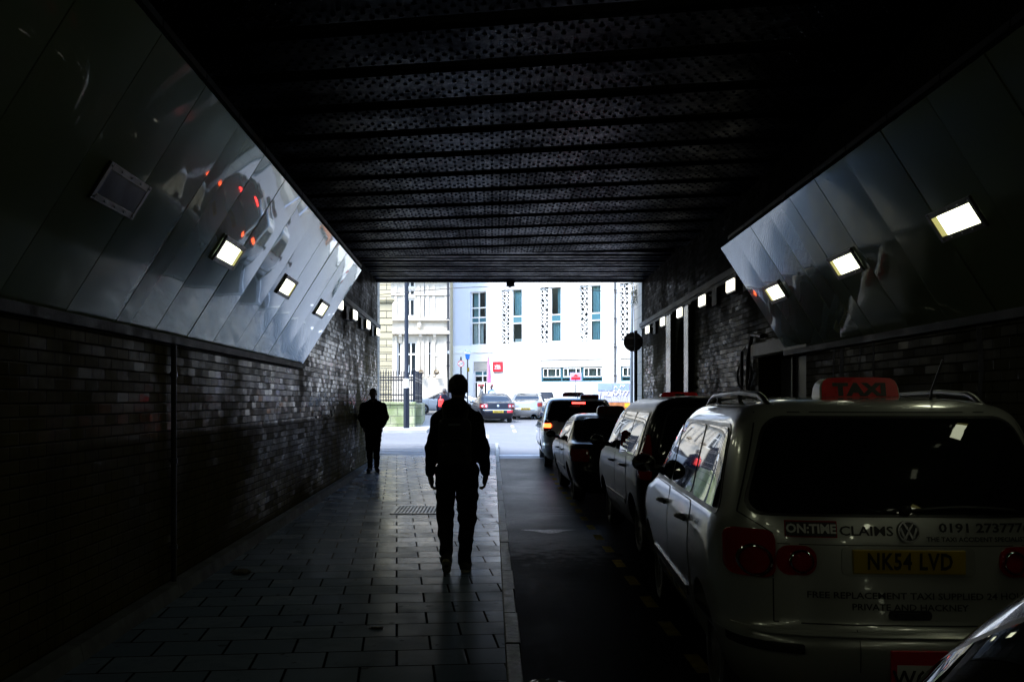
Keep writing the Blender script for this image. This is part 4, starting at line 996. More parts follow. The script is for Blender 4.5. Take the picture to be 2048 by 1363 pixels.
M['red_lens'] = pm('red lamp lens', (.30, .008, .010), .08, coat=.5, var=.1)
M['dark_lens'] = pm('dark red lens', (.27, .008, .010), .08, coat=.5, var=.1)
M['clear_lens'] = pm('clear lamp lens', (.45, .45, .47), .08, coat=.5)
M['brake_on'] = lamp_mat('lit brake lamp', (1.0, .025, .02), 2.2)
M['brake_soft'] = lamp_mat('glowing brake lamp', (1.0, .10, .02), 1.2)
M['plate_yellow'] = pm('yellow number plate', (.40, .28, .02), .4, var=.05)
M['plate_white'] = pm('white plate', (.62, .62, .6), .4, var=.05)
M['letter'] = pm('black lettering', (.015, .015, .015), .5)
M['sign_red'] = pm('red roof sign face', (.72, .008, .014), .3)
M['sign_dark'] = pm('dark red roof sign', (.085, .008, .010), .25)
M['sign_white'] = pm('ivory roof sign', (.55, .57, .45), .3)

def make_car(name, label, cat, loc, yaw, lv, col, W, opt):
    """W: dict of measures; opt: dict of extras"""
    B = Body(lv, opt.get('q', 14.0), opt.get('p', 3.2)); root = thing(name, label, cat, loc, yaw, opt.get('group'))
    col = col if not isinstance(col, tuple) else paint('car paint', col, opt.get('metal', .4))
    body = B.mesh().build('body', col, root); weld(body.data)
    ax0, ax1, wr = W['axles'][0], W['axles'][1], W['wr']
    cut = []
    for y in (ax0, ax1):
        for s in (-1, 1):
            c = MB(); c.lathe([(0, .52), (wr+.055, .52), (wr+.055, 1.2), (0, 1.2)], lambda a, b, t, y=y, s=s: (s*t, y+a, wr-.01+b), 28); c = c.build('cutter', M['trim']); c.parent = root; weld(c.data); cut.append(c)
    bpy.context.view_layer.update(); boolean(body, cut)
    body.data.polygons.foreach_set('use_smooth', [True]*len(body.data.polygons)); body.data.set_sharp_from_angle(angle=R(38))
    # side surfaces
    def sidefn(s): return lambda y, h, off: (s*(B.side(y, h)+off), y, h)
    rearfn = lambda x, h, off: (x, B.rear(x, h)-off, h)
    frontfn = lambda x, h, off: (x, B.front(x, h)+off, h)
    hb, ht = W['belt'], W['top']
    for s in (-1, 1):
        fn = sidefn(s); fl = s > 0
        a0, b0 = W['dlo']                    # functions of h: rear and front limit of the glass
        mb = MB(); shell(mb, rounded(hb-.03, ht+.02, lambda h: a0(h)-.03, lambda h: b0(h)+.03, W.get('dr', .08), 6, 24), fn, .004, m=0, flip=fl)
        tr = mb.build('window_trim', M['trim'], root, smooth=40)
        cuts = W['pillars']; E = [a0] + [(lambda h, c=c: c + W.get('lean', .10)*(h-hb)) for c in cuts] + [b0]
        for i in range(len(E)-1):
            mb = MB(); e0, e1 = E[i], E[i+1]; g0 = .0 if i == 0 else .028; g1 = .0 if i == len(E)-2 else .028
            shell(mb, rounded(hb, ht, lambda h: e0(h)+g0, lambda h: max(e1(h)-g1, e0(h)+g0+.01), W.get('dr', .08)*.8, 6, 12), fn, .009, .008, flip=fl)
            mb.build('side_window', M['car_glass'], root, smooth=40)
        # doors with handles
        for (d0, d1) in W['doors']:
            mb = MB(); lo = W.get('sill', .34)
            seam = MB(); shell(seam, rounded(lo-.006, hb-.038, d0-.006, d1+.006, .06, 6, 14), fn, .0015, .01, flip=fl)
            def lim(h, d0=d0): return d0 + (max(0, sqrt(max(0, (wr+.12)**2 - min((h-wr)**2, (wr+.12)**2))) - (d0-ax0)) if d0 - ax0 < wr + .12 else 0)
            shell(mb, rounded(lo, hb-.044, lim, d1, .06, 8, 14), fn, .004, .01, flip=fl)
            dr = mb.build('door', col, root, smooth=40); seam.build('door_seam', M['trim'], dr)
            mb = MB(); hy = d0 + .09; z = hb-.16
            P = [fn(hy+k*.05, z+.012*sin(pi*k/4), .012+.04*sin(pi*k/4)) for k in range(5)]; mb.tube(P, .014, 8); mb.build('door_handle', opt.get('handle', M['trim']), dr, smooth=50)
        if opt.get('rub', True):
            mb = MB(); shell(mb, rounded(W.get('rub', .52), W.get('rub', .52)+.06, W['doors'][0][0]+.12, W['doors'][-1][1]-.05, .02, 2, 20), fn, .016, .018, flip=fl); mb.build('rub_strip', M['trim'], root, smooth=40)
        # mirror
        y = W['mirror']; x = B.side(y, hb+.02); mb = MB()
        mb.ball((s*(x+.15), y-.02, hb+.07), (.095, .055, .072), 7); mb.tube([(s*(x-.02), y, hb+.01), (s*(x+.10), y-.01, hb+.03)], .03, 8)
        if not (s < 0 and opt.get('nomirror')): mr = mb.build('wing_mirror', opt.get('mirror', M['trim']), root, smooth=60)
        mb = MB(); mb.grid([[(s*(x+.15)+.078*cos(t)*r, y-.098+.02*r*r, hb+.07+.06*sin(t)*r) for t in np.linspace(0, 2*pi, 15)] for r in (.01, .5, 1)])
        if not (s < 0 and opt.get('nomirror')): mb.build('mirror_glass', M['chrome'], mr)
        # wheels
        for ya in (ax0, ax1):
            xo = B.side(ya, wr)-.005; F = lambda a, b, t: (s*t, ya+a, wr+b)
            wh = MB(); wh.lathe([(0, xo-.10), (wr*.6, xo-.10), (wr*.62, xo-.17), (0, xo-.17)], F, 20); wo = wh.build('wheel', M['trim'], root)
            mb = MB(); mb.lathe([(wr*.66, xo-.19), (wr*.9, xo-.20), (wr*.985, xo-.175), (wr, xo-.10), (wr*.985, xo-.03), (wr*.9, xo+.0), (wr*.72, xo+.002), (wr*.66, xo-.02), (wr*.66, xo-.19)], F, 32); mb.build('tyre', M['tyre'], wo, smooth=40)
            mb = MB(); mb.lathe([(wr*.655, xo-.15), (wr*.655, xo-.02), (wr*.61, xo-.015), (wr*.60, xo-.06), (wr*.60, xo-.15)], F, 32); mb.lathe([(0, xo-.02), (.075, xo-.025), (.085, xo-.06), (0, xo-.06)], F, 16)
            for k in range(7):
                an = 2*pi*k/7; c_, s_ = cos(an), sin(an); r0, r1, w0, w1 = .06, wr*.61, .028, .042
                q = [(r0, -w0), (r1, -w1), (r1, w1), (r0, w0)]; mb.prism([(a*c_-b*s_, a*s_+b*c_) for a, b in q], F, xo-.055, xo-.025)
            mb.build('rim', M['alloy'], wo, smooth=40)
        # tail lamps
        for sp in opt['tails'](s, B):
            mb = MB()
            if sp['on'] == 'rear': shell(mb, rounded(*sp['r']), rearfn, sp.get('off', .008), .02)
            else: shell(mb, rounded(*sp['r']), fn, sp.get('off', .008), .02, flip=fl)
            tl = mb.build(sp.get('name', 'tail_light'), sp['m'], root, smooth=40)
            for (cx_, cz_, r_, m_) in sp.get('rings', []):
                mb = MB(); mb.grid([[rearfn(cx_+r_*q*cos(t), cz_+r_*q*sin(t), .010+ (.012 if q < .9 else .006)) for t in np.linspace(0, 2*pi, 25)] for q in (.02, .5, .8)]); mb.build('lens', m_, tl, smooth=60)
                mb = MB(); mb.grid([[rearfn(cx_+r_*q*cos(t), cz_+r_*q*sin(t), .010+o) for t in np.linspace(0, 2*pi, 25)] for q, o in ((.81, .008), (.88, .020), (.97, .018), (1.02, .0))]); mb.build('lens_ring', M['chrome'] if opt.get('ringchrome') else M['dark_lens'], tl, smooth=60)
        # headlamps
        mb = MB(); hl = W['head']; e = 1
        if s > 0: shell(mb, rounded(hl[0], hl[1], hl[2], hl[3], .04, 3, 8), frontfn, .008, .02, flip=True)
        else: shell(mb, rounded(hl[0], hl[1], -hl[3], -hl[2], .04, 3, 8), frontfn, .008, .02, flip=True)
        mb.build('headlight', M['clear_lens'], root, smooth=40)
    # rear glass, windscreen, grille, plates
    z0, z1, w0, w1 = W['rear_glass']
    wf = lambda h: w0 + (w1-w0)*(h-z0)/(z1-z0)
    mb = MB(); shell(mb, rounded(z0-.015, z1+.012, lambda h: -wf(h)-.015, lambda h: wf(h)+.015, .09, 8, 22), rearfn, .003, .012); mb.build('window_trim', M['trim'], root, smooth=40)
    mb = MB(); shell(mb, rounded(z0, z1, lambda h: -wf(h), wf, .085, 8, 22), rearfn, .007, .008); mb.build('rear_window', M['car_glass'], root, smooth=40)
    z0, z1, w0, w1 = W['screen']; wf2 = lambda h: w0 + (w1-w0)*(h-z0)/(z1-z0)
    mb = MB(); shell(mb, rounded(z0, z1, lambda h: -wf2(h), wf2, .07, 8, 22), frontfn, .008, .012, flip=True); mb.build('windscreen', M['car_glass'], root, smooth=40)
    mb = MB(); shell(mb, rounded(.60, .74, -.42, .42, .04, 3, 12), frontfn, .008, .02, flip=True); mb.build('grille', M['trim'], root, smooth=40)
    mb = MB(); shell(mb, rounded(.30, .44, -.55, .55, .05, 3, 12), frontfn, .008, .02, flip=True); mb.build('bumper_intake', M['trim'], root, smooth=40)
    if 'plate' in W:
        px_, pz = W['plate']; y = B.rear(px_, pz)
        yt = min(B.rear(px_, pz+d)-.0 for d in (-.06, 0, .06)) - .012
        mb = MB(); mb.box(px_-.26, px_+.26, yt, yt+.03, pz-.056, pz+.056); pt = mb.build('number_plate', opt.get('plate_mat', M['plate_yellow']), root, bevel=.004)
        if opt.get('plate_text'):
            mb = MB(); lettering(mb, opt['plate_text'], .108, lambda a, b: (px_+a, yt-.003, pz+b), bold=.003, sx=.74, space=1.12); mb.build('plate_text', M['letter'], pt)
    if opt.get('sign'):
        sx_, sy_, w_, h_, fm = opt['sign']; zr = lv[-1][0] - .012 + opt.get('signz', 0)
        mb = MB(); prof = []
        n = 12
        P = [(-w_/2, 0), (-w_/2*.985, h_*.55), (-w_/2*.93, h_*.82), (-w_/2*.82, h_*.95), (-w_/2*.5, h_), (w_/2*.5, h_), (w_/2*.82, h_*.95), (w_/2*.93, h_*.82), (w_/2*.985, h_*.55), (w_/2, 0)]
        mb.prism(P, lambda a, b, t: (sx_+a*(1-.10*abs(t)/.1), sy_+t*(1 - .35*b/h_), zr+b), -.10, .10)
        so_ = mb.build('roof_sign', opt.get('sign_body', M['sign_white']), root, bevel=.012)
        mb = MB(); P2 = [(a*.86, .02+b*.86) for a, b in P]
        fy = lambda b: sy_ - .10*(1 - .35*b/h_) - .003
        mb.add([(sx_+a, fy(b), zr+b) for a, b in P2], [tuple(range(len(P2)))]); mb.build('sign_face', fm, so_)
        mb = MB(); lettering(mb, 'TAXI', h_*.72, lambda a, b: (sx_+a, fy(h_*.46+b)-.003, zr+h_*.46+b), bold=.006, sx=1.35, space=1.05); mb.build('lettering', M['letter'], so_)
    return root, B, rearfn, frontfn, sidefn, col

mpvW = dict(axles=(.92, 3.76), wr=.325, belt=1.13, top=1.545, dlo=(lambda h: .50 + .38*(h-1.13), lambda h: 3.42 - 2.05*(h-1.13)), pillars=(1.34, 2.32), doors=((1.30, 2.28), (2.31, 3.32)), mirror=3.22,
            rear_glass=(1.145, 1.60, .735, .60), screen=(1.13, 1.60, .76, .62), head=(.66, .84, .42, .80), plate=(0, .925), rub=.50)
# ---- the silver people carrier nearest the viewer
def tails_silver(s, B):
    a, b = (-.825, -.61) if s < 0 else (.61, .825)
    c, d = (-.607, -.425) if s < 0 else (.425, .607)
    return [dict(on='rear', r=(.835, 1.065, lambda h: a if s < 0 else a, b, .05, 6, 14), m=M['red_lens'], rings=[(s*.70, .915, .078, M['dark_lens'])], off=.012),
            dict(on='rear', r=(.855, .995, c, d, .06, 5, 10), m=M['red_lens'], rings=[(s*.495, .922, .055, M['dark_lens'])], off=.010, name='tail_light')]
rt, B, rf, ff_, sf, col = make_car('taxi', 'silver people carrier taxi with a red TAXI roof sign and lettering across its tailgate', 'car', (1.965, 4.62, 0), R(-3.2), [(h, a_, b_, w_*.965) for h, a_, b_, w_ in MPV], paint('silver paint', (.44, .45, .43), .45, .28), mpvW,
    dict(tails=tails_silver, plate_text='NK54 LVD', sign=(.03, 1.02, .49, .128, M['sign_red']), signz=-.012, group=None, ringchrome=True, handle=M['trim']))
mb = MB(); shell(mb, rounded(.855, .995, -.31, .31, .03, 3, 10), rf, .006, .02); mb.build('plate_recess', paint('silver recess', (.36, .37, .35), .45, .3), rt, smooth=40)
mb = MB()                                     # tailgate shut lines and bumper joint
def seam(mb, pts, fn, w=.006, off=.0025):
    for (a, b), (c, d) in zip(pts[:-1], pts[1:]):
        n = 8
        for k in range(n):
            s0, h0 = a+(c-a)*k/n, b+(d-b)*k/n; s1, h1 = a+(c-a)*(k+1)/n, b+(d-b)*(k+1)/n
            l = sqrt((s1-s0)**2+(h1-h0)**2)+1e-9; nx, nz = -(h1-h0)/l*w/2, (s1-s0)/l*w/2
            mb.add([fn(s0-nx, h0-nz, off), fn(s1-nx, h1-nz, off), fn(s1+nx, h1+nz, off), fn(s0+nx, h0+nz, off)], [(0,1,2,3)])
seam(mb, [(-.62, .835), (-.62, .63), (.62, .63), (.62, .835)], rf); seam(mb, [(-.62, .84), (-.62, 1.05), (-.765, 1.14), (-.64, 1.63), (.64, 1.63), (.765, 1.14), (.62, 1.05), (.62, .84)], rf); seam(mb, [(-.60, 1.0), (.60, 1.0)], rf, .004); seam(mb, [(-.25, .42), (-.25, .61)], rf, .004)
mb.build('tailgate_seam', M['trim'], rt)
mb = MB()
for s in (-1, 1):
    shell(mb, rounded(.50, .545, -.84 if s < 0 else .50, -.50 if s < 0 else .84, .01, 2, 12), rf, .012, .02)
mb.build('bumper_strip', M['trim'], rt, smooth=40)
mb = MB(); shell(mb, rounded(.585, .60, -.80, .80, 0, 2, 30), rf, .03, .04); mb.build('bumper_lip', col, rt, smooth=50)
mb = MB(); shell(mb, rounded(.655, .70, -.10, .10, .02, 2, 8), rf, .006, .015); shell(mb, rounded(.665, .69, -.07, .05, .01, 2, 6), rf, .014, .01); mb.build('tailgate_handle', M['trim'], rt)
mb = MB(); lettering(mb, 'CLAIMS', .062, lambda a, b: rf(-.19+a, 1.065+b, .005), bold=.0012, sx=1.22); lettering(mb, '0191 2737776', .058, lambda a, b: rf(.37+a, 1.082+b, .005), bold=.0015, sx=1.32)
lettering(mb, 'THE TAXI ACCIDENT SPECIALISTS', .030, lambda a, b: rf(.335+a, 1.030+b, .005), bold=.0006, sx=1.08)
lettering(mb, 'FREE REPLACEMENT TAXI SUPPLIED 24 HOURS', .042, lambda a, b: rf(.06+a, .765+b, .005), bold=.0006, sx=1.22); lettering(mb, 'PRIVATE AND HACKNEY', .042, lambda a, b: rf(.0+a, .712+b, .005), bold=.0006, sx=1.15)
mb.build('lettering', M['letter'], rt)
mb = MB(); shell(mb, rounded(1.034, 1.112, -.565, -.325, 0, 2, 6), rf, .004, .004); lb = mb.build('sticker', M['dark_lens'], rt)
mb = MB(); shell(mb, rounded(1.040, 1.106, -.559, -.331, 0, 2, 6), rf, .006, .002); mb.build('sticker_field', M['letter'], lb)
mb = MB(); lettering(mb, 'ON:TIME', .058, lambda a, b: rf(-.445+a, 1.073+b, .009), bold=.002, sx=1.0); mb.build('lettering', M['plate_white'], lb)
mb = MB(); fe = lambda a, b, t: rf(.005+a, 1.068+b, .006+t)
mb.lathe([(.052, 0), (.052, .012), (.044, .012), (.044, 0)], fe, 28)
def stroke(mb, pts, w, fn, t0, t1):
    for (a, b), (c, d) in zip(pts[:-1], pts[1:]):
        l = sqrt((c-a)**2+(d-b)**2); nx, nz = -(d-b)/l*w/2, (c-a)/l*w/2; mb.prism([(a-nx, b-nz), (c-nx, d-nz), (c+nx, d+nz), (a+nx, b+nz)], fn, t0, t1)
stroke(mb, [(-.021, .037), (0, .004), (.021, .037)], .010, fe, 0, .010); stroke(mb, [(-.038, .016), (-.018, -.036), (0, -.001), (.018, -.036), (.038, .016)], .010, fe, .0005, .0105)
em = mb.build('emblem', M['alloy'], rt)
mb = MB(); mb.lathe([(0, .001), (.043, .001)], fe, 24); mb.build('emblem_field', M['trim'], em)
mb = MB(); P = [rf(.02+.50*k/8, 1.165+.03*sin(pi*k/8)*.5, .022) for k in range(9)]; mb.tube(P, .008, 6); mb.ball(rf(.0, 1.165, .02), (.03, .02, .025), 5); mb.build('rear_wiper', M['trim'], rt)
for s in (-1, 1):                             # roof rails
    mb = MB(); P = []
    for k in range(25):
        t = k/24; y = .50 + 2.2*t; e = min(1, min(t, 1-t)*8); z = np.interp(y, [.5, .75, 1.2, 2.2, 2.8], [1.62, 1.672, 1.688, 1.668, 1.56])
        P.append((s*(.545+.03*sin(pi*t)), y, z + .002 + .045*sin(e*pi/2)))
    mb.tube(P, .017, 8)
    for q in (8, 16): mb.tube([P[q], (P[q][0], P[q][1], P[q][2]-.09)], .014, 6)
    mb.build('roof_rail', M['trim'], rt, smooth=60)
mb = MB(); mb.tube([(.33, .72, 1.66), (.33, .69, 1.74), (.345, .58, 1.90)], [.012, .006, .004], 6); mb.build('aerial', M['trim'], rt)
mb = MB(); z = .42; y = B.rear(.0, z) - .02; mb.box(-.115, .145, y, y+.02, z-.10, z+.11); rp = mb.build('hackney_plate', M['red'], rt, bevel=.004)
mb = MB(); mb.box(-.09, .12, y-.004, y-.001, z-.09, z+.045); mb.build('plate_field', M['plate_white'], rp)
mb = MB(); lettering(mb, 'W643', .105, lambda a, b: (.015+a, y-.007, z-.02+b), bold=.002, sx=.95); mb.build('lettering', M['letter'], rp)
mb = MB(); fl_ = sf(-1)
for i, (t_, y_, z_) in enumerate((('REPLACEMENT', 1.05, 1.0), ('VEHICLE', 1.08, .93), ('FREE CALL', 1.1, .86))): lettering(mb, t_, .055, lambda a, b: fl_(y_-a, z_+b, .008), bold=.0006)
mb.build('lettering', pm('faded lettering', (.09, .09, .09), .5), rt)
mb = MB(); mb.box(-.62, .62, .10, .5, .18, .30); mb.tube([(.45, .05, .20), (.45, .5, .22)], .035, 10); mb.build('underside', M['trim'], rt)

# ---- black people carrier ahead of it
boxW = dict(axles=(.85, 3.55), wr=.315, belt=1.10, top=1.555, dlo=(lambda h: .42 + .10*(h-1.1), lambda h: 3.35 - 1.15*(h-1.1)), pillars=(1.25, 2.2), doors=((1.22, 2.16), (2.19, 3.15)), mirror=3.05,
            rear_glass=(1.12, 1.60, .70, .58), screen=(1.12, 1.62, .76, .60), head=(.66, .86, .42, .78), plate=(0, .78), rub=.50)
def tails_black(s, B):
    a, b = (-.875, -.76) if s < 0 else (.76, .875)
    return [dict(on='rear', r=(.86, 1.34, lambda h: (a if s < 0 else .755-.0*(h)), b, .04, 6, 8), m=M['red_lens'], rings=[(s*.815, 1.0, .04, M['dark_lens']), (s*.815, 1.12, .04, M['red_lens'])], off=.010)]
make_car('taxi', 'black high-roofed people carrier directly ahead of the silver taxi', 'car', (2.41, 10.15, 0), R(.3), BOX, paint('black paint', (.004, .004, .005), .0, .3, .14, .06, (.006, .006, .006)), boxW,
    dict(tails=tails_black, q=18, plate_text='NJ09 FXT', sign=(-.15, 1.9, .50, .045, M['sign_red']), sign_body=M['sign_red'], handle=M['trim']))
# ---- dark saloon
sedW = dict(axles=(.98, 3.70), wr=.31, belt=.985, top=1.345, dlo=(lambda h: .98 + .92*(h-.985), lambda h: 3.42 - 2.05*(h-.985)), pillars=(1.52, 2.36), doors=((1.50, 2.32), (2.35, 3.36)), mirror=3.05, dr=.07, lean=.12,
            rear_glass=(1.02, 1.385, .66, .55), screen=(1.02, 1.38, .74, .60), head=(.62, .80, .45, .82), plate=(0, .58), rub=.48, sill=.30)
def tails_saloon(s, B):
    a, b = (-.89, -.60) if s < 0 else (.60, .89)
    return [dict(on='rear', r=(.70, .90, a, b, .04, 5, 12), m=M['dark_lens'], rings=[(s*.70, .80, .06, M['red_lens'])], off=.010)]
make_car('taxi', 'dark saloon taxi with a black roof sign, third from the viewer in the queue', 'car', (2.16, 15.95, 0), R(.8), SEDAN, paint('dark blue-grey paint', (.012, .013, .017), .1, .3, .28, .12, (.008, .008, .008)), dict(sedW, plate=(0, .80)),
    dict(tails=tails_saloon, plate_text='NL56 KRU', plate_mat=M['plate_yellow'], sign=(0, 2.0, .56, .15, M['sign_dark']), sign_body=M['trim'], signz=-.005, handle=M['trim']))
# ---- silver people carrier braking at the mouth of the underpass
def tails_far(s, B):
    a, b = (-.88, -.66) if s < 0 else (.66, .88)
    return [dict(on='rear', r=(.90, 1.16, a, b, .05, 5, 10), m=M['dark_lens'], off=.010),
            dict(on='rear', r=(.98, 1.08, (-.84 if s < 0 else .68), (-.66 if s < 0 else .86), .03, 4, 8), m=M['brake_soft'], off=.016, name='brake_light')]
rt, B, rf, ff_, sf, col = make_car('taxi', 'white-roofed people carrier taxi with its brake lights on, at the mouth of the underpass', 'car', (2.05, 23.4, g(23.6)-.01), R(-.6), MPV, paint('pale silver paint', (.62, .64, .66), .2), dict(mpvW, rear_glass=(1.16, 1.60, .76, .62), plate=(0, .78)),
    dict(tails=tails_far, plate_text='NX08 TBO', sign=(.0, 2.15, .62, .11, M['sign_dark']), sign_body=M['sign_dark'], signz=.02, mirror=M['trim']))
mb = MB(); shell(mb, rounded(1.12, 1.15, -.5, .5, .01, 2, 10), rf, .012, .02); mb.build('tailgate_strip', M['chrome'], rt)
mb = MB(); shell(mb, rounded(1.545, 1.585, -.16, .16, .012, 2, 10), rf, .022, .02); mb.build('brake_light', M['brake_on'], rt)
mb = MB(); mb.box(.05, .50, .50, .62, 1.60, 1.77); sp = mb.build('roof_light_bar', M['sign_dark'], rt, bevel=.04)
mb = MB(); shell(mb, rounded(1.475, 1.50, -.22, .02, 0, 2, 6), rf, .010, .004); mb.build('sticker', M['plate_white'], rt)
mb = MB(); shell(mb, rounded(1.44, 1.46, -.20, .0, 0, 2, 6), rf, .010, .004); mb.build('red_sticker', M['red_lens'], rt)
mb = MB(); mb.tube([(.0, .75, 1.69), (.0, .62, 1.80)], [.014, .005], 6); mb.tube([(.05, 2.0, 1.7), (.05, 1.98, 2.2)], .005, 5); mb.tube([(.55, .7, 1.63), (.56, .55, 1.82)], [.012, .005], 6); mb.build('aerial', M['trim'], rt)

# ---- cars beyond the bridge
def tails_round(s, B):
    a, b = (-.89, -.50) if s < 0 else (.50, .89)
    return [dict(on='rear', r=(.74, .92, a, b, .05, 5, 12), m=M['red_lens'], rings=[(s*.76, .83, .065, M['clear_lens']), (s*.585, .83, .06, M['clear_lens'])], off=.010)]
rt, B, rf, ff_, sf, col = make_car('taxi', 'navy saloon taxi with a small white TAXI roof sign driving away up the street', 'car', (.28, 48.6, g(49)), R(7), SEDAN, paint('navy paint', (.003, .004, .010), .0, .35, .3, .2, (.006, .006, .007)), dict(sedW, plate=(0, .56)),
    dict(tails=tails_round, plate_text='NA57 YVP', sign=(0, 2.0, .40, .11, M['white']), sign_body=M['white'], handle=col if False else M['trim']))
mb = MB(); shell(mb, rounded(.62, .655, -.84, .84, .01, 2, 16), rf, .014, .02); mb.build('bumper_strip', M['chrome'], rt)
mb = MB(); shell(mb, rounded(.50, .62, .44, .74, .02, 3, 8), rf, .016, .02); mb.build('red_plate', M['red'], rt)
mb = MB(); mb.lathe([(.0, 0), (.055, 0), (.055, .01), (0, .012)], lambda a, b, t: rf(a, .85+b, .008+t), 18); mb.build('emblem', M['chrome'], rt)
hatW = dict(axles=(.75, 3.3), wr=.30, belt=.99, top=1.37, dlo=(lambda h: .55 + .5*(h-.99), lambda h: 3.2 - 2.0*(h-.99)), pillars=(1.3, 2.15), doors=((1.27, 2.1), (2.13, 3.1)), mirror=2.9, dr=.07,
            rear_glass=(1.02, 1.40, .68, .58), screen=(1.02, 1.42, .72, .58), head=(.60, .78, .42, .80), plate=(0, .72), rub=.48, sill=.30)
def tails_plain(s, B):
    a, b = (-.87, -.64) if s < 0 else (.64, .87)
    return [dict(on='rear', r=(.80, 1.06, a, b, .04, 5, 8), m=M['red_lens'], off=.010)]
make_car('parked_car', 'silver grey saloon standing beyond the navy taxi', 'car', (1.75, 52.5, g(53)), R(-6), SEDAN, paint('grey paint', (.30, .31, .32), .6), sedW, dict(tails=tails_saloon, plate_text='NV55 OEA'))
make_car('parked_car', 'white hatchback with red tail lights parked by the fence panels', 'car', (2.85, 57.0, g(58)), R(-2), HATCH, paint('white paint', (.62, .64, .66), .0), hatW, dict(tails=tails_plain, plate_text='NK06 WDE'))
make_car('car', 'white car crossing side-on in front of the cream stone building', 'car', (-.55, 61.8, g(62)), R(90), SEDAN, paint('white paint', (.66, .67, .68), .0), sedW, dict(tails=tails_saloon, plate_text='NG07 HZA', rub=False))
# ---- dark car right beside the viewer
NEAR = [(h, a_, b_, w_) for h, a_, b_, w_ in HATCH if h < .58] + [(.64,.05,4.12,.88),(.72,.08,4.02,.88),(.80,.10,3.82,.875),(.88,.11,3.52,.872),(.93,.115,3.40,.87),(.98,.14,3.28,.86),(1.06,.18,3.17,.84),(1.22,.29,2.99,.79),(1.35,.40,2.80,.735),(1.43,.50,2.6,.68),(1.47,.60,2.3,.60),(1.49,.78,1.9,.46),(1.498,1.0,1.7,.28)]
make_car('taxi', 'black hatchback at the lower edge of the picture, only its windscreen pillar catching the light', 'car', (1.725, -.80, 0), R(0), NEAR, paint('blue-black paint', (.012, .013, .02), .3), dict(hatW, screen=(1.0, 1.42, .76, .62)), dict(tails=tails_plain, plate_text='NU58 LKB', nomirror=True))
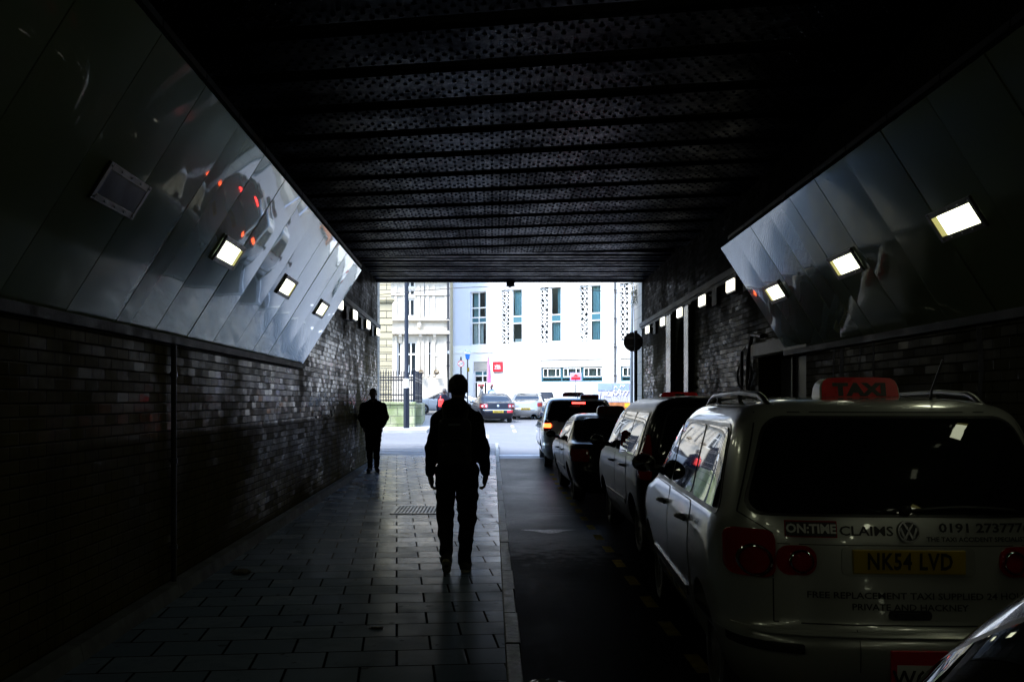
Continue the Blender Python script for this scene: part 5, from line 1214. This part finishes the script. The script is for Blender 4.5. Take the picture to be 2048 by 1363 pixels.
# ------------------------------------------------------------------ people: smooth distance fields turned into continuous skins
class Field:
    def __init__(s, lo, hi, vox):
        s.lo = np.array(lo, float); s.v = vox; s.n = np.ceil((np.array(hi)-s.lo)/vox).astype(int)+1; s.D = np.full(s.n, 9.0, np.float32)
    def _box(s, lo, hi, pad):
        a = np.clip(np.floor((np.array(lo)-pad-s.lo)/s.v).astype(int), 0, s.n-1); b = np.clip(np.ceil((np.array(hi)+pad-s.lo)/s.v).astype(int)+1, 1, s.n)
        sl_ = tuple(slice(i, j) for i, j in zip(a, b)); ax = [s.lo[k] + s.v*np.arange(a[k], b[k]) for k in range(3)]
        return sl_, np.meshgrid(*ax, indexing='ij')
    def _join(s, sl_, d, k, cut=False):
        o = s.D[sl_]
        if cut:
            h = np.maximum(k - np.abs(-d - o), 0)/max(k, 1e-6); s.D[sl_] = np.maximum(o, -d) + h*h*k/4
        else:
            h = np.maximum(k - np.abs(d - o), 0)/max(k, 1e-6); s.D[sl_] = np.minimum(o, d) - h*h*k/4
    def cone(s, a, b, r0, r1=None, k=.03):
        r1 = r0 if r1 is None else r1; a = np.array(a, float); b = np.array(b, float); m = max(r0, r1)
        sl_, (X, Y, Z) = s._box(np.minimum(a, b), np.maximum(a, b), m+k+.03)
        d = b-a; l = d.dot(d)+1e-12; t = np.clip(((X-a[0])*d[0]+(Y-a[1])*d[1]+(Z-a[2])*d[2])/l, 0, 1)
        q = np.sqrt((X-a[0]-t*d[0])**2+(Y-a[1]-t*d[1])**2+(Z-a[2]-t*d[2])**2) - (r0+(r1-r0)*t)
        s._join(sl_, q, k); return s
    def chain(s, pts, rs, k=.02):
        for i in range(len(pts)-1): s.cone(pts[i], pts[i+1], rs[i], rs[i+1], k)
        return s
    def ell(s, c, r, k=.03, cut=False):
        c = np.array(c, float); r = np.array(r, float); sl_, (X, Y, Z) = s._box(c-r, c+r, k+.04)
        x, y, z = (X-c[0])/r[0], (Y-c[1])/r[1], (Z-c[2])/r[2]
        k0 = np.sqrt(x*x+y*y+z*z); k1 = np.sqrt((x/r[0])**2+(y/r[1])**2+(z/r[2])**2)+1e-9
        s._join(sl_, k0*(k0-1)/k1, k, cut); return s
    def rbox(s, c, h, r, k=.02, cut=False):
        c = np.array(c, float); h = np.array(h, float); sl_, (X, Y, Z) = s._box(c-h, c+h, k+.04)
        q = [np.abs(v-c[i])-h[i]+r for i, v in enumerate((X, Y, Z))]
        d = np.sqrt(sum(np.maximum(v, 0)**2 for v in q)) + np.minimum(np.maximum(np.maximum(q[0], q[1]), q[2]), 0) - r
        s._join(sl_, d, k, cut); return s
    def folds(s, amp, f=38, seed=0):
        ax = [s.lo[k] + s.v*np.arange(s.n[k]) for k in range(3)]; X, Y, Z = np.meshgrid(*ax, indexing='ij')
        s.D += (amp*np.sin(f*Z + 9*np.sin(7*X+seed) + 5*Y) * np.sin(13*X + 11*Y + 6*np.sin(5*Z+seed))).astype(np.float32); return s
    def mesh(s):
        D = s.D; D[[0, -1], :, :] = 9; D[:, [0, -1], :] = 9; D[:, :, [0, -1]] = 9
        n = np.array(D.shape)-1; C = lambda o: D[o[0]:o[0]+n[0], o[1]:o[1]+n[1], o[2]:o[2]+n[2]]
        cor = [(i, j, k) for i in (0, 1) for j in (0, 1) for k in (0, 1)]
        ins = sum((C(o) < 0).astype(np.int8) for o in cor); mask = (ins > 0) & (ins < 8); I = np.argwhere(mask)
        acc = np.zeros((len(I), 3)); cnt = np.zeros(len(I))
        val = lambda o: D[I[:,0]+o[0], I[:,1]+o[1], I[:,2]+o[2]]
        for o in cor:
            for ax in range(3):
                if o[ax]: continue
                p = list(o); p[ax] = 1; a, b = val(o), val(p); c = (a < 0) != (b < 0)
                t = np.where(c, a/(a-b+1e-12), 0); pos = np.tile(np.array(o, float), (len(I), 1)); pos[:, ax] += t
                acc += pos*c[:, None]; cnt += c
        V = s.lo + s.v*(I + acc/cnt[:, None]); idx = np.full(mask.shape, -1); idx[mask] = np.arange(len(I)); F = []
        for ax in range(3):
            b_, c_ = (ax+1) % 3, (ax+2) % 3; sa = [slice(None)]*3; sb = [slice(None)]*3
            sa[ax] = slice(0, -1); sb[ax] = slice(1, None); a, b = D[tuple(sa)] < 0, D[tuple(sb)] < 0
            E = np.argwhere(a != b); E = E[(E[:, b_] > 0) & (E[:, c_] > 0) & (E[:, b_] < D.shape[b_]-1) & (E[:, c_] < D.shape[c_]-1)]
            def cell(db, dc): q = E.copy(); q[:, b_] -= db; q[:, c_] -= dc; return idx[q[:,0], q[:,1], q[:,2]]
            Q = np.stack([cell(1, 1), cell(0, 1), cell(0, 0), cell(1, 0)], 1); fl_ = ~a[E[:,0], E[:,1], E[:,2]]; Q[fl_] = Q[fl_][:, ::-1]; F.append(Q)
        return V, np.concatenate(F)
    def build(s, name, mat, parent=None):
        V, F = s.mesh(); me = bpy.data.meshes.new(name); me.from_pydata(V.tolist(), [], F.tolist()); me.materials.append(mat)
        me.polygons.foreach_set('use_smooth', [True]*len(me.polygons)); o = bpy.data.objects.new(name, me); return link(o, parent)
M['skin'] = pm('skin', (.10, .06, .045), .5, var=.1)
M['hair_dark'] = pm('dark brown hair', (.010, .008, .006), .6, spec=.2, var=.4, scale=60, bump=.4)
M['cloth_black'] = pm('black cotton', (.0045, .0045, .005), .95, spec=.1, var=.25, scale=12, bump=.2)
M['cloth_navy'] = pm('near-black denim', (.005, .0055, .007), .95, spec=.1, var=.3, scale=14, bump=.2)
M['pack'] = pm('black nylon', (.0045, .0045, .005), .7, spec=.2, var=.2)
M['sole'] = pm('pale rubber sole', (.30, .28, .20), .7)

def add_hand(F, wrist, side, curl=1.0, pocket=False):
    """side: -1 left, +1 right; palm turned to the thigh, fingers bending inwards"""
    w = np.array(wrist); m = -side
    F.cone(w + (0, 0, .02), w + (0, .004, -.05), .026, .024, .02); F.rbox(w + (0, .004, -.06), (.015, .042, .04), .014, .015)
    for q, (dy, ln) in enumerate(((.034, .9), (.012, 1.0), (-.011, .93), (-.033, .76))):
        a = w + (0, dy+.004, -.095); b = a + np.array((m*.012*curl, 0, -.036*ln)); c = b + np.array((m*.022*curl, .002, -.018*ln)); d = c + np.array((m*.018*curl, .003, .004))
        F.chain([a, b, c, d], [.0100, .0095, .0088, .0078], .006)
    F.chain([w + (m*.006, .030, -.025), w + (m*.014, .056, -.055), w + (m*.018, .060, -.086), w + (m*.02, .054, -.108)], [.015, .0125, .011, .009], .012)
def add_head(F, c, face=1.0):
    """c: middle of the skull; looks along +y"""
    x, y, z = c
    F.ell((x, y-.006, z+.02), (.076, .096, .098), .02); F.ell((x, y+.035, z-.055), (.056, .062, .062), .045); F.cone((x, y+.07, z-.092), (x, y+.078, z-.097), .018, .014, .03)
    F.cone((x, y+.088, z+.012), (x, y+.112, z-.030), .009, .013, .014); F.ell((x-.034, y+.098, z+.006), (.018, .016, .012), .012, True); F.ell((x+.034, y+.098, z+.006), (.018, .016, .012), .012, True)
    F.ell((x-.033, y+.084, z+.005), (.0125, .0125, .0125), .004); F.ell((x+.033, y+.084, z+.005), (.0125, .0125, .0125), .004)
    F.ell((x, y+.093, z-.062), (.024, .010, .006), .008); F.ell((x, y+.105, z-.0635), (.022, .008, .0022), .004, True)
    for s in (-1, 1): F.ell((x+s*.079, y-.004, z-.012), (.011, .022, .032), .008)
def person(name_label, loc, rz, J, vox, look, parts=()):
    root_lab = name_label
    lo, hi = (-.50, -.50, -.02), (.50, .50, 1.90)
    root = thing('person', root_lab, 'person', loc, rz)
    H = np.array(J['head'])
    F = Field(lo, hi, vox)
    F.cone(J['neck'], H + (0, -.012, -.05), .058, .055, .03); add_head(F, H)
    F.ell((J['hip'][0], 0, 1.24), (.150, .105, .25), .05); F.ell((J['hip'][0], 0, .97), (.155, .11, .13), .06); F.cone(J['neck'], (J['hip'][0], 0, 1.35), .06, .10, .06)
    for s, sd in ((-1, 'l'), (1, 'r')):
        sh, el, wr = (np.array(J[k+sd]) for k in ('sh', 'el', 'wr')); F.cone(J['neck'], sh, .055, .05, .05); F.chain([sh, el, wr], [.050, .040, .026], .03); add_hand(F, wr, s, J.get('curl', 1.0))
        hp, kn, an, hl_, to = (np.array(J[k+sd]) for k in ('hp', 'kn', 'an', 'he', 'to')); F.chain([hp, kn, an], [.085, .055, .038], .04); F.chain([an, hl_], [.036, .034], .03); F.cone(hl_, to, .034, .026, .03)
    body = F.build('body', M['skin'], root)
    # jacket
    F = Field(lo, hi, vox); cx_ = J['hip'][0]
    F.ell((cx_, 0, 1.27), (J['chest'], .135, .25), .05)
    F.rbox((cx_, 0, (J['hem']+1.25)/2), (J['waist'], .135, (1.25-J['hem'])/2), .10, .06)
    for s, sd in ((-1, 'l'), (1, 'r')):
        sh, el, wr = (np.array(J[k+sd]) for k in ('sh', 'el', 'wr')); N_ = np.array(J['neck'])
        F.cone(N_ + (0, -.01, .02), sh, .066, J['rsh'], .06); F.chain([sh, el, wr + (el-wr)*.18], [J['rsh'], J['rel'], J['rwr']*1.12], .03); F.cone(wr + (el-wr)*.16, wr + (el-wr)*.0, J['rwr'], J['rwr']*.95, .012)
    if J.get('hood'): F.ell((J['neck'][0]-.01, -.07, 1.525), (.118, .078, .062), .03); F.ell((J['neck'][0], .0, 1.535), (.088, .085, .055), .03); F.ell((J['neck'][0], .07, 1.58), (.05, .06, .06), .02, True)
    else: F.cone(np.array(J['neck']) + (0, 0, .0), np.array(J['neck']) + (0, 0, .055), .068, .064, .02)
    F.folds(.0045, 30, J.get('seed', 1)); F.build('jacket', look['jacket'], root)
    # trousers
    F = Field(lo, hi, vox); F.ell((cx_, 0, .95), (J['waist']-.005, .125, .13), .06); F.rbox((cx_, 0, .90), (J['waist']-.01, .12, .08), .08, .06)
    for s, sd in ((-1, 'l'), (1, 'r')):
        hp, kn, an = (np.array(J[k+sd]) for k in ('hp', 'kn', 'an')); F.chain([hp, hp*.5+kn*.5, kn, kn*.5+an*.5, an + (kn-an)*.02], J['leg'+sd], .02)
    F.folds(.006, 34, J.get('seed', 1)+2); F.build('trousers', look['trousers'], root)
    for s, sd in ((-1, 'l'), (1, 'r')):
        an, hl_, to = (np.array(J[k+sd]) for k in ('an', 'he', 'to')); F = Field(np.minimum(hl_, to)-.13, np.maximum(np.maximum(hl_, to), an)+.12, max(.005, vox*.8))
        d = (to-hl_)/np.linalg.norm(to-hl_); up = np.array((0, -d[2], d[1])); up /= np.linalg.norm(up)
        F.cone(hl_, to, .044, .036, .02); F.cone(hl_+d*.06, to-d*.03, .046, .042, .02); F.cone(an, hl_+d*.05, .048, .045, .03)
        sh_ = F.build('shoe', look['shoe'], root)
        mb = MB(); a, b = hl_ - d*.046, to + d*.042; n_ = np.array((1., 0, 0)); P = []
        L_ = 14; top_, bot = [], []
        for k in range(L_+1):
            t = k/L_; w_ = .040*(1-abs(2*t-1)**4)**.5*(1 - .15*t) + .004*(t > .5)
            for lst, o in ((top_, -.022), (bot, -.050)):
                c = a + (b-a)*t + up*o; lst.append((c - n_*w_, c + n_*w_))
        mb.grid([[p, q] for p, q in top_]); mb.grid([[q, p] for p, q in bot]); mb.grid([[p[0] for p in top_], [p[0] for p in bot]]); mb.grid([[p[1] for p in bot], [p[1] for p in top_]])
        mb.build('sole', look['sole'], sh_)
    # hair
    F = Field(H-.2, H+.2, vox); hr = look.get('hair_r', (.083, .103, .096)); F.ell(H + (0, -.016, .028), hr, .02)
    if look.get('quiff'): [F.cone(H + (qx, qy, .10), H + (qx*1.35+.004, qy+.012, .100+.007*(i_%3)), .026, .018, .03) for i_, (qx, qy) in enumerate(((-.03, .04), (-.01, .05), (.015, .04), (.03, .02), (-.02, .0), (.01, -.01)))]
    F.ell(H + (0, .075, -.045), (.10, .075, .085), .02, True); F.ell(H + (0, .01, -.15), (.12, .14, .075), .02, True); F.folds(.005, 90, 3); F.build('hair', look['hair'], root)
    return root
walker = dict(head=(.023, .01, 1.675), neck=(.012, -.01, 1.485), hip=(.012, 0, .95), shl=(-.150, -.01, 1.385), shr=(.175, -.01, 1.385), ell=(-.212, -.04, 1.13), elr=(.246, -.04, 1.13), wrl=(-.232, .03, .905), wrr=(.272, .05, .905),
    hpl=(-.082, 0, .90), hpr=(.104, 0, .90), knl=(-.105, .14, .51), knr=(.104, .04, .49), anl=(-.078, -.12, .195), anr=(.078, .02, .10), hel=(-.080, -.145, .150), her=(.080, -.025, .055), tol=(-.080, .0, .055), tor=(.105, .18, .046),
    legl=[.108, .086, .083, .066, .060], legr=[.112, .100, .082, .064, .064], chest=.198, waist=.190, hem=.955, rsh=.073, rel=.060, rwr=.044, hood=True, seed=1)
w1 = person('man walking away in a dark hooded jacket with a black backpack', (-.335, 9.07, PH+.004), 0, walker, .007, dict(jacket=M['cloth_black'], trousers=M['cloth_navy'], shoe=pm('dark suede shoe', (.02, .018, .015), .8), sole=M['sole'], hair=M['hair_dark'], hair_r=(.089, .106, .104)))
F = Field((-.3, -.45, .85), (.3, .25, 1.6), .008)
F.rbox((.0, -.215, 1.19), (.145, .085, .215), .06, .02); F.rbox((.0, -.30, 1.09), (.11, .035, .095), .03, .02)
for s in (-1, 1): F.chain([(s*.09, -.16, 1.40), (s*.105, -.05, 1.515), (s*.11, .07, 1.46), (s*.115, .14, 1.30), (s*.14, .06, 1.08), (s*.13, -.16, 1.03)], [.02]*6, .01)
F.cone((-.03, -.22, 1.415), (.03, -.22, 1.415), .012, .012, .01); F.folds(.003, 30, 5); bp_ = F.build('backpack', M['pack'], w1)
mb = MB(); mb.box(-.055, .05, -.306, -.296, 1.345, 1.357); mb.build('reflective_strip', pm('grey reflective tape', (.12, .13, .15), .4), bp_)
mb = MB(); mb.tube([(-.12, -.304, 1.22), (0, -.309, 1.235), (.12, -.304, 1.22)], .005, 6); mb.build('zip', M['trim'], bp_)
man = dict(head=(0, .012, 1.68), neck=(0, -.01, 1.485), hip=(0, 0, .95), shl=(-.20, -.01, 1.40), shr=(.20, -.01, 1.40), ell=(-.268, -.03, 1.17), elr=(.268, -.03, 1.17), wrl=(-.195, .09, .99), wrr=(.195, .09, .99),
    hpl=(-.085, 0, .88), hpr=(.085, 0, .88), knl=(-.078, .04, .49), knr=(.075, .07, .50), anl=(-.075, .0, .10), anr=(.052, .12, .10), hel=(-.075, -.04, .055), her=(.052, .08, .055), tol=(-.12, .14, .046), tor=(.075, .27, .046),
    legl=[.105, .088, .075, .062, .056], legr=[.105, .088, .075, .062, .056], chest=.225, waist=.205, hem=.85, rsh=.085, rel=.068, rwr=.060, seed=4, curl=.4)
person('broad man in a black jacket walking towards the viewer, hands in his pockets', (-2.575, 21.5, g(21.5)+PH+.004), R(180), man, .011, dict(jacket=M['cloth_black'], trousers=M['cloth_navy'], shoe=pm('black shoe', (.012, .012, .012), .5), sole=M['trim'], hair=M['hair_dark'], hair_r=(.081, .100, .098)))
third = dict(walker, seed=6, chest=.20, rsh=.08, hood=False)
p3 = person('person in navy with a bright red shoulder bag, half hidden beyond the nearer walker', (px(888, 0, 36.5)[0], 36.5, g(36.5)), R(-8), third, .014, dict(jacket=pm('navy cloth', (.005, .006, .014), .9, spec=.1), trousers=M['cloth_navy'], shoe=M['trim'], sole=M['trim'], hair=pm('greying hair', (.06, .05, .045), .6)))
F = Field((-.45, -.45, .9), (.45, .3, 1.7), .012); F.rbox((-.07, -.19, 1.26), (.10, .06, .15), .05, .02); F.chain([(-.10, -.16, 1.38), (-.12, -.02, 1.51), (-.1, .13, 1.35)], [.02]*3, .01); F.build('shoulder_bag', pm('bright red bag', (.80, .035, .03), .5), p3)
F = Field((-.3, -.3, 1.35), (.3, .3, 1.7), .012); F.ell((.012, -.0, 1.515), (.085, .085, .03), .02); F.build('collar', M['white'], p3)
stand = dict(man, hem=.80, wrl=(-.22, .05, .93), wrr=(.2, .12, 1.0), chest=.19, rsh=.066, rel=.055, rwr=.045)
person('woman with long brown hair and a grey coat by the entrance', (px(963, 0, 60.5)[0], 60.5, g(60.5)), R(-80), stand, .02, dict(jacket=pm('grey coat', (.18, .18, .18), .9), trousers=pm('blue denim', (.06, .09, .16), .9), shoe=M['trim'], sole=M['trim'], hair=pm('brown hair', (.12, .05, .03), .6), hair_r=(.10, .115, .13)))
person('dark-haired person in a blue top standing beside the feather banner', (px(983, 0, 62)[0], 62, g(62)), R(150), dict(stand, seed=9), .02, dict(jacket=pm('blue top', (.10, .18, .42), .9), trousers=M['cloth_navy'], shoe=M['trim'], sole=M['trim'], hair=M['hair_dark']))
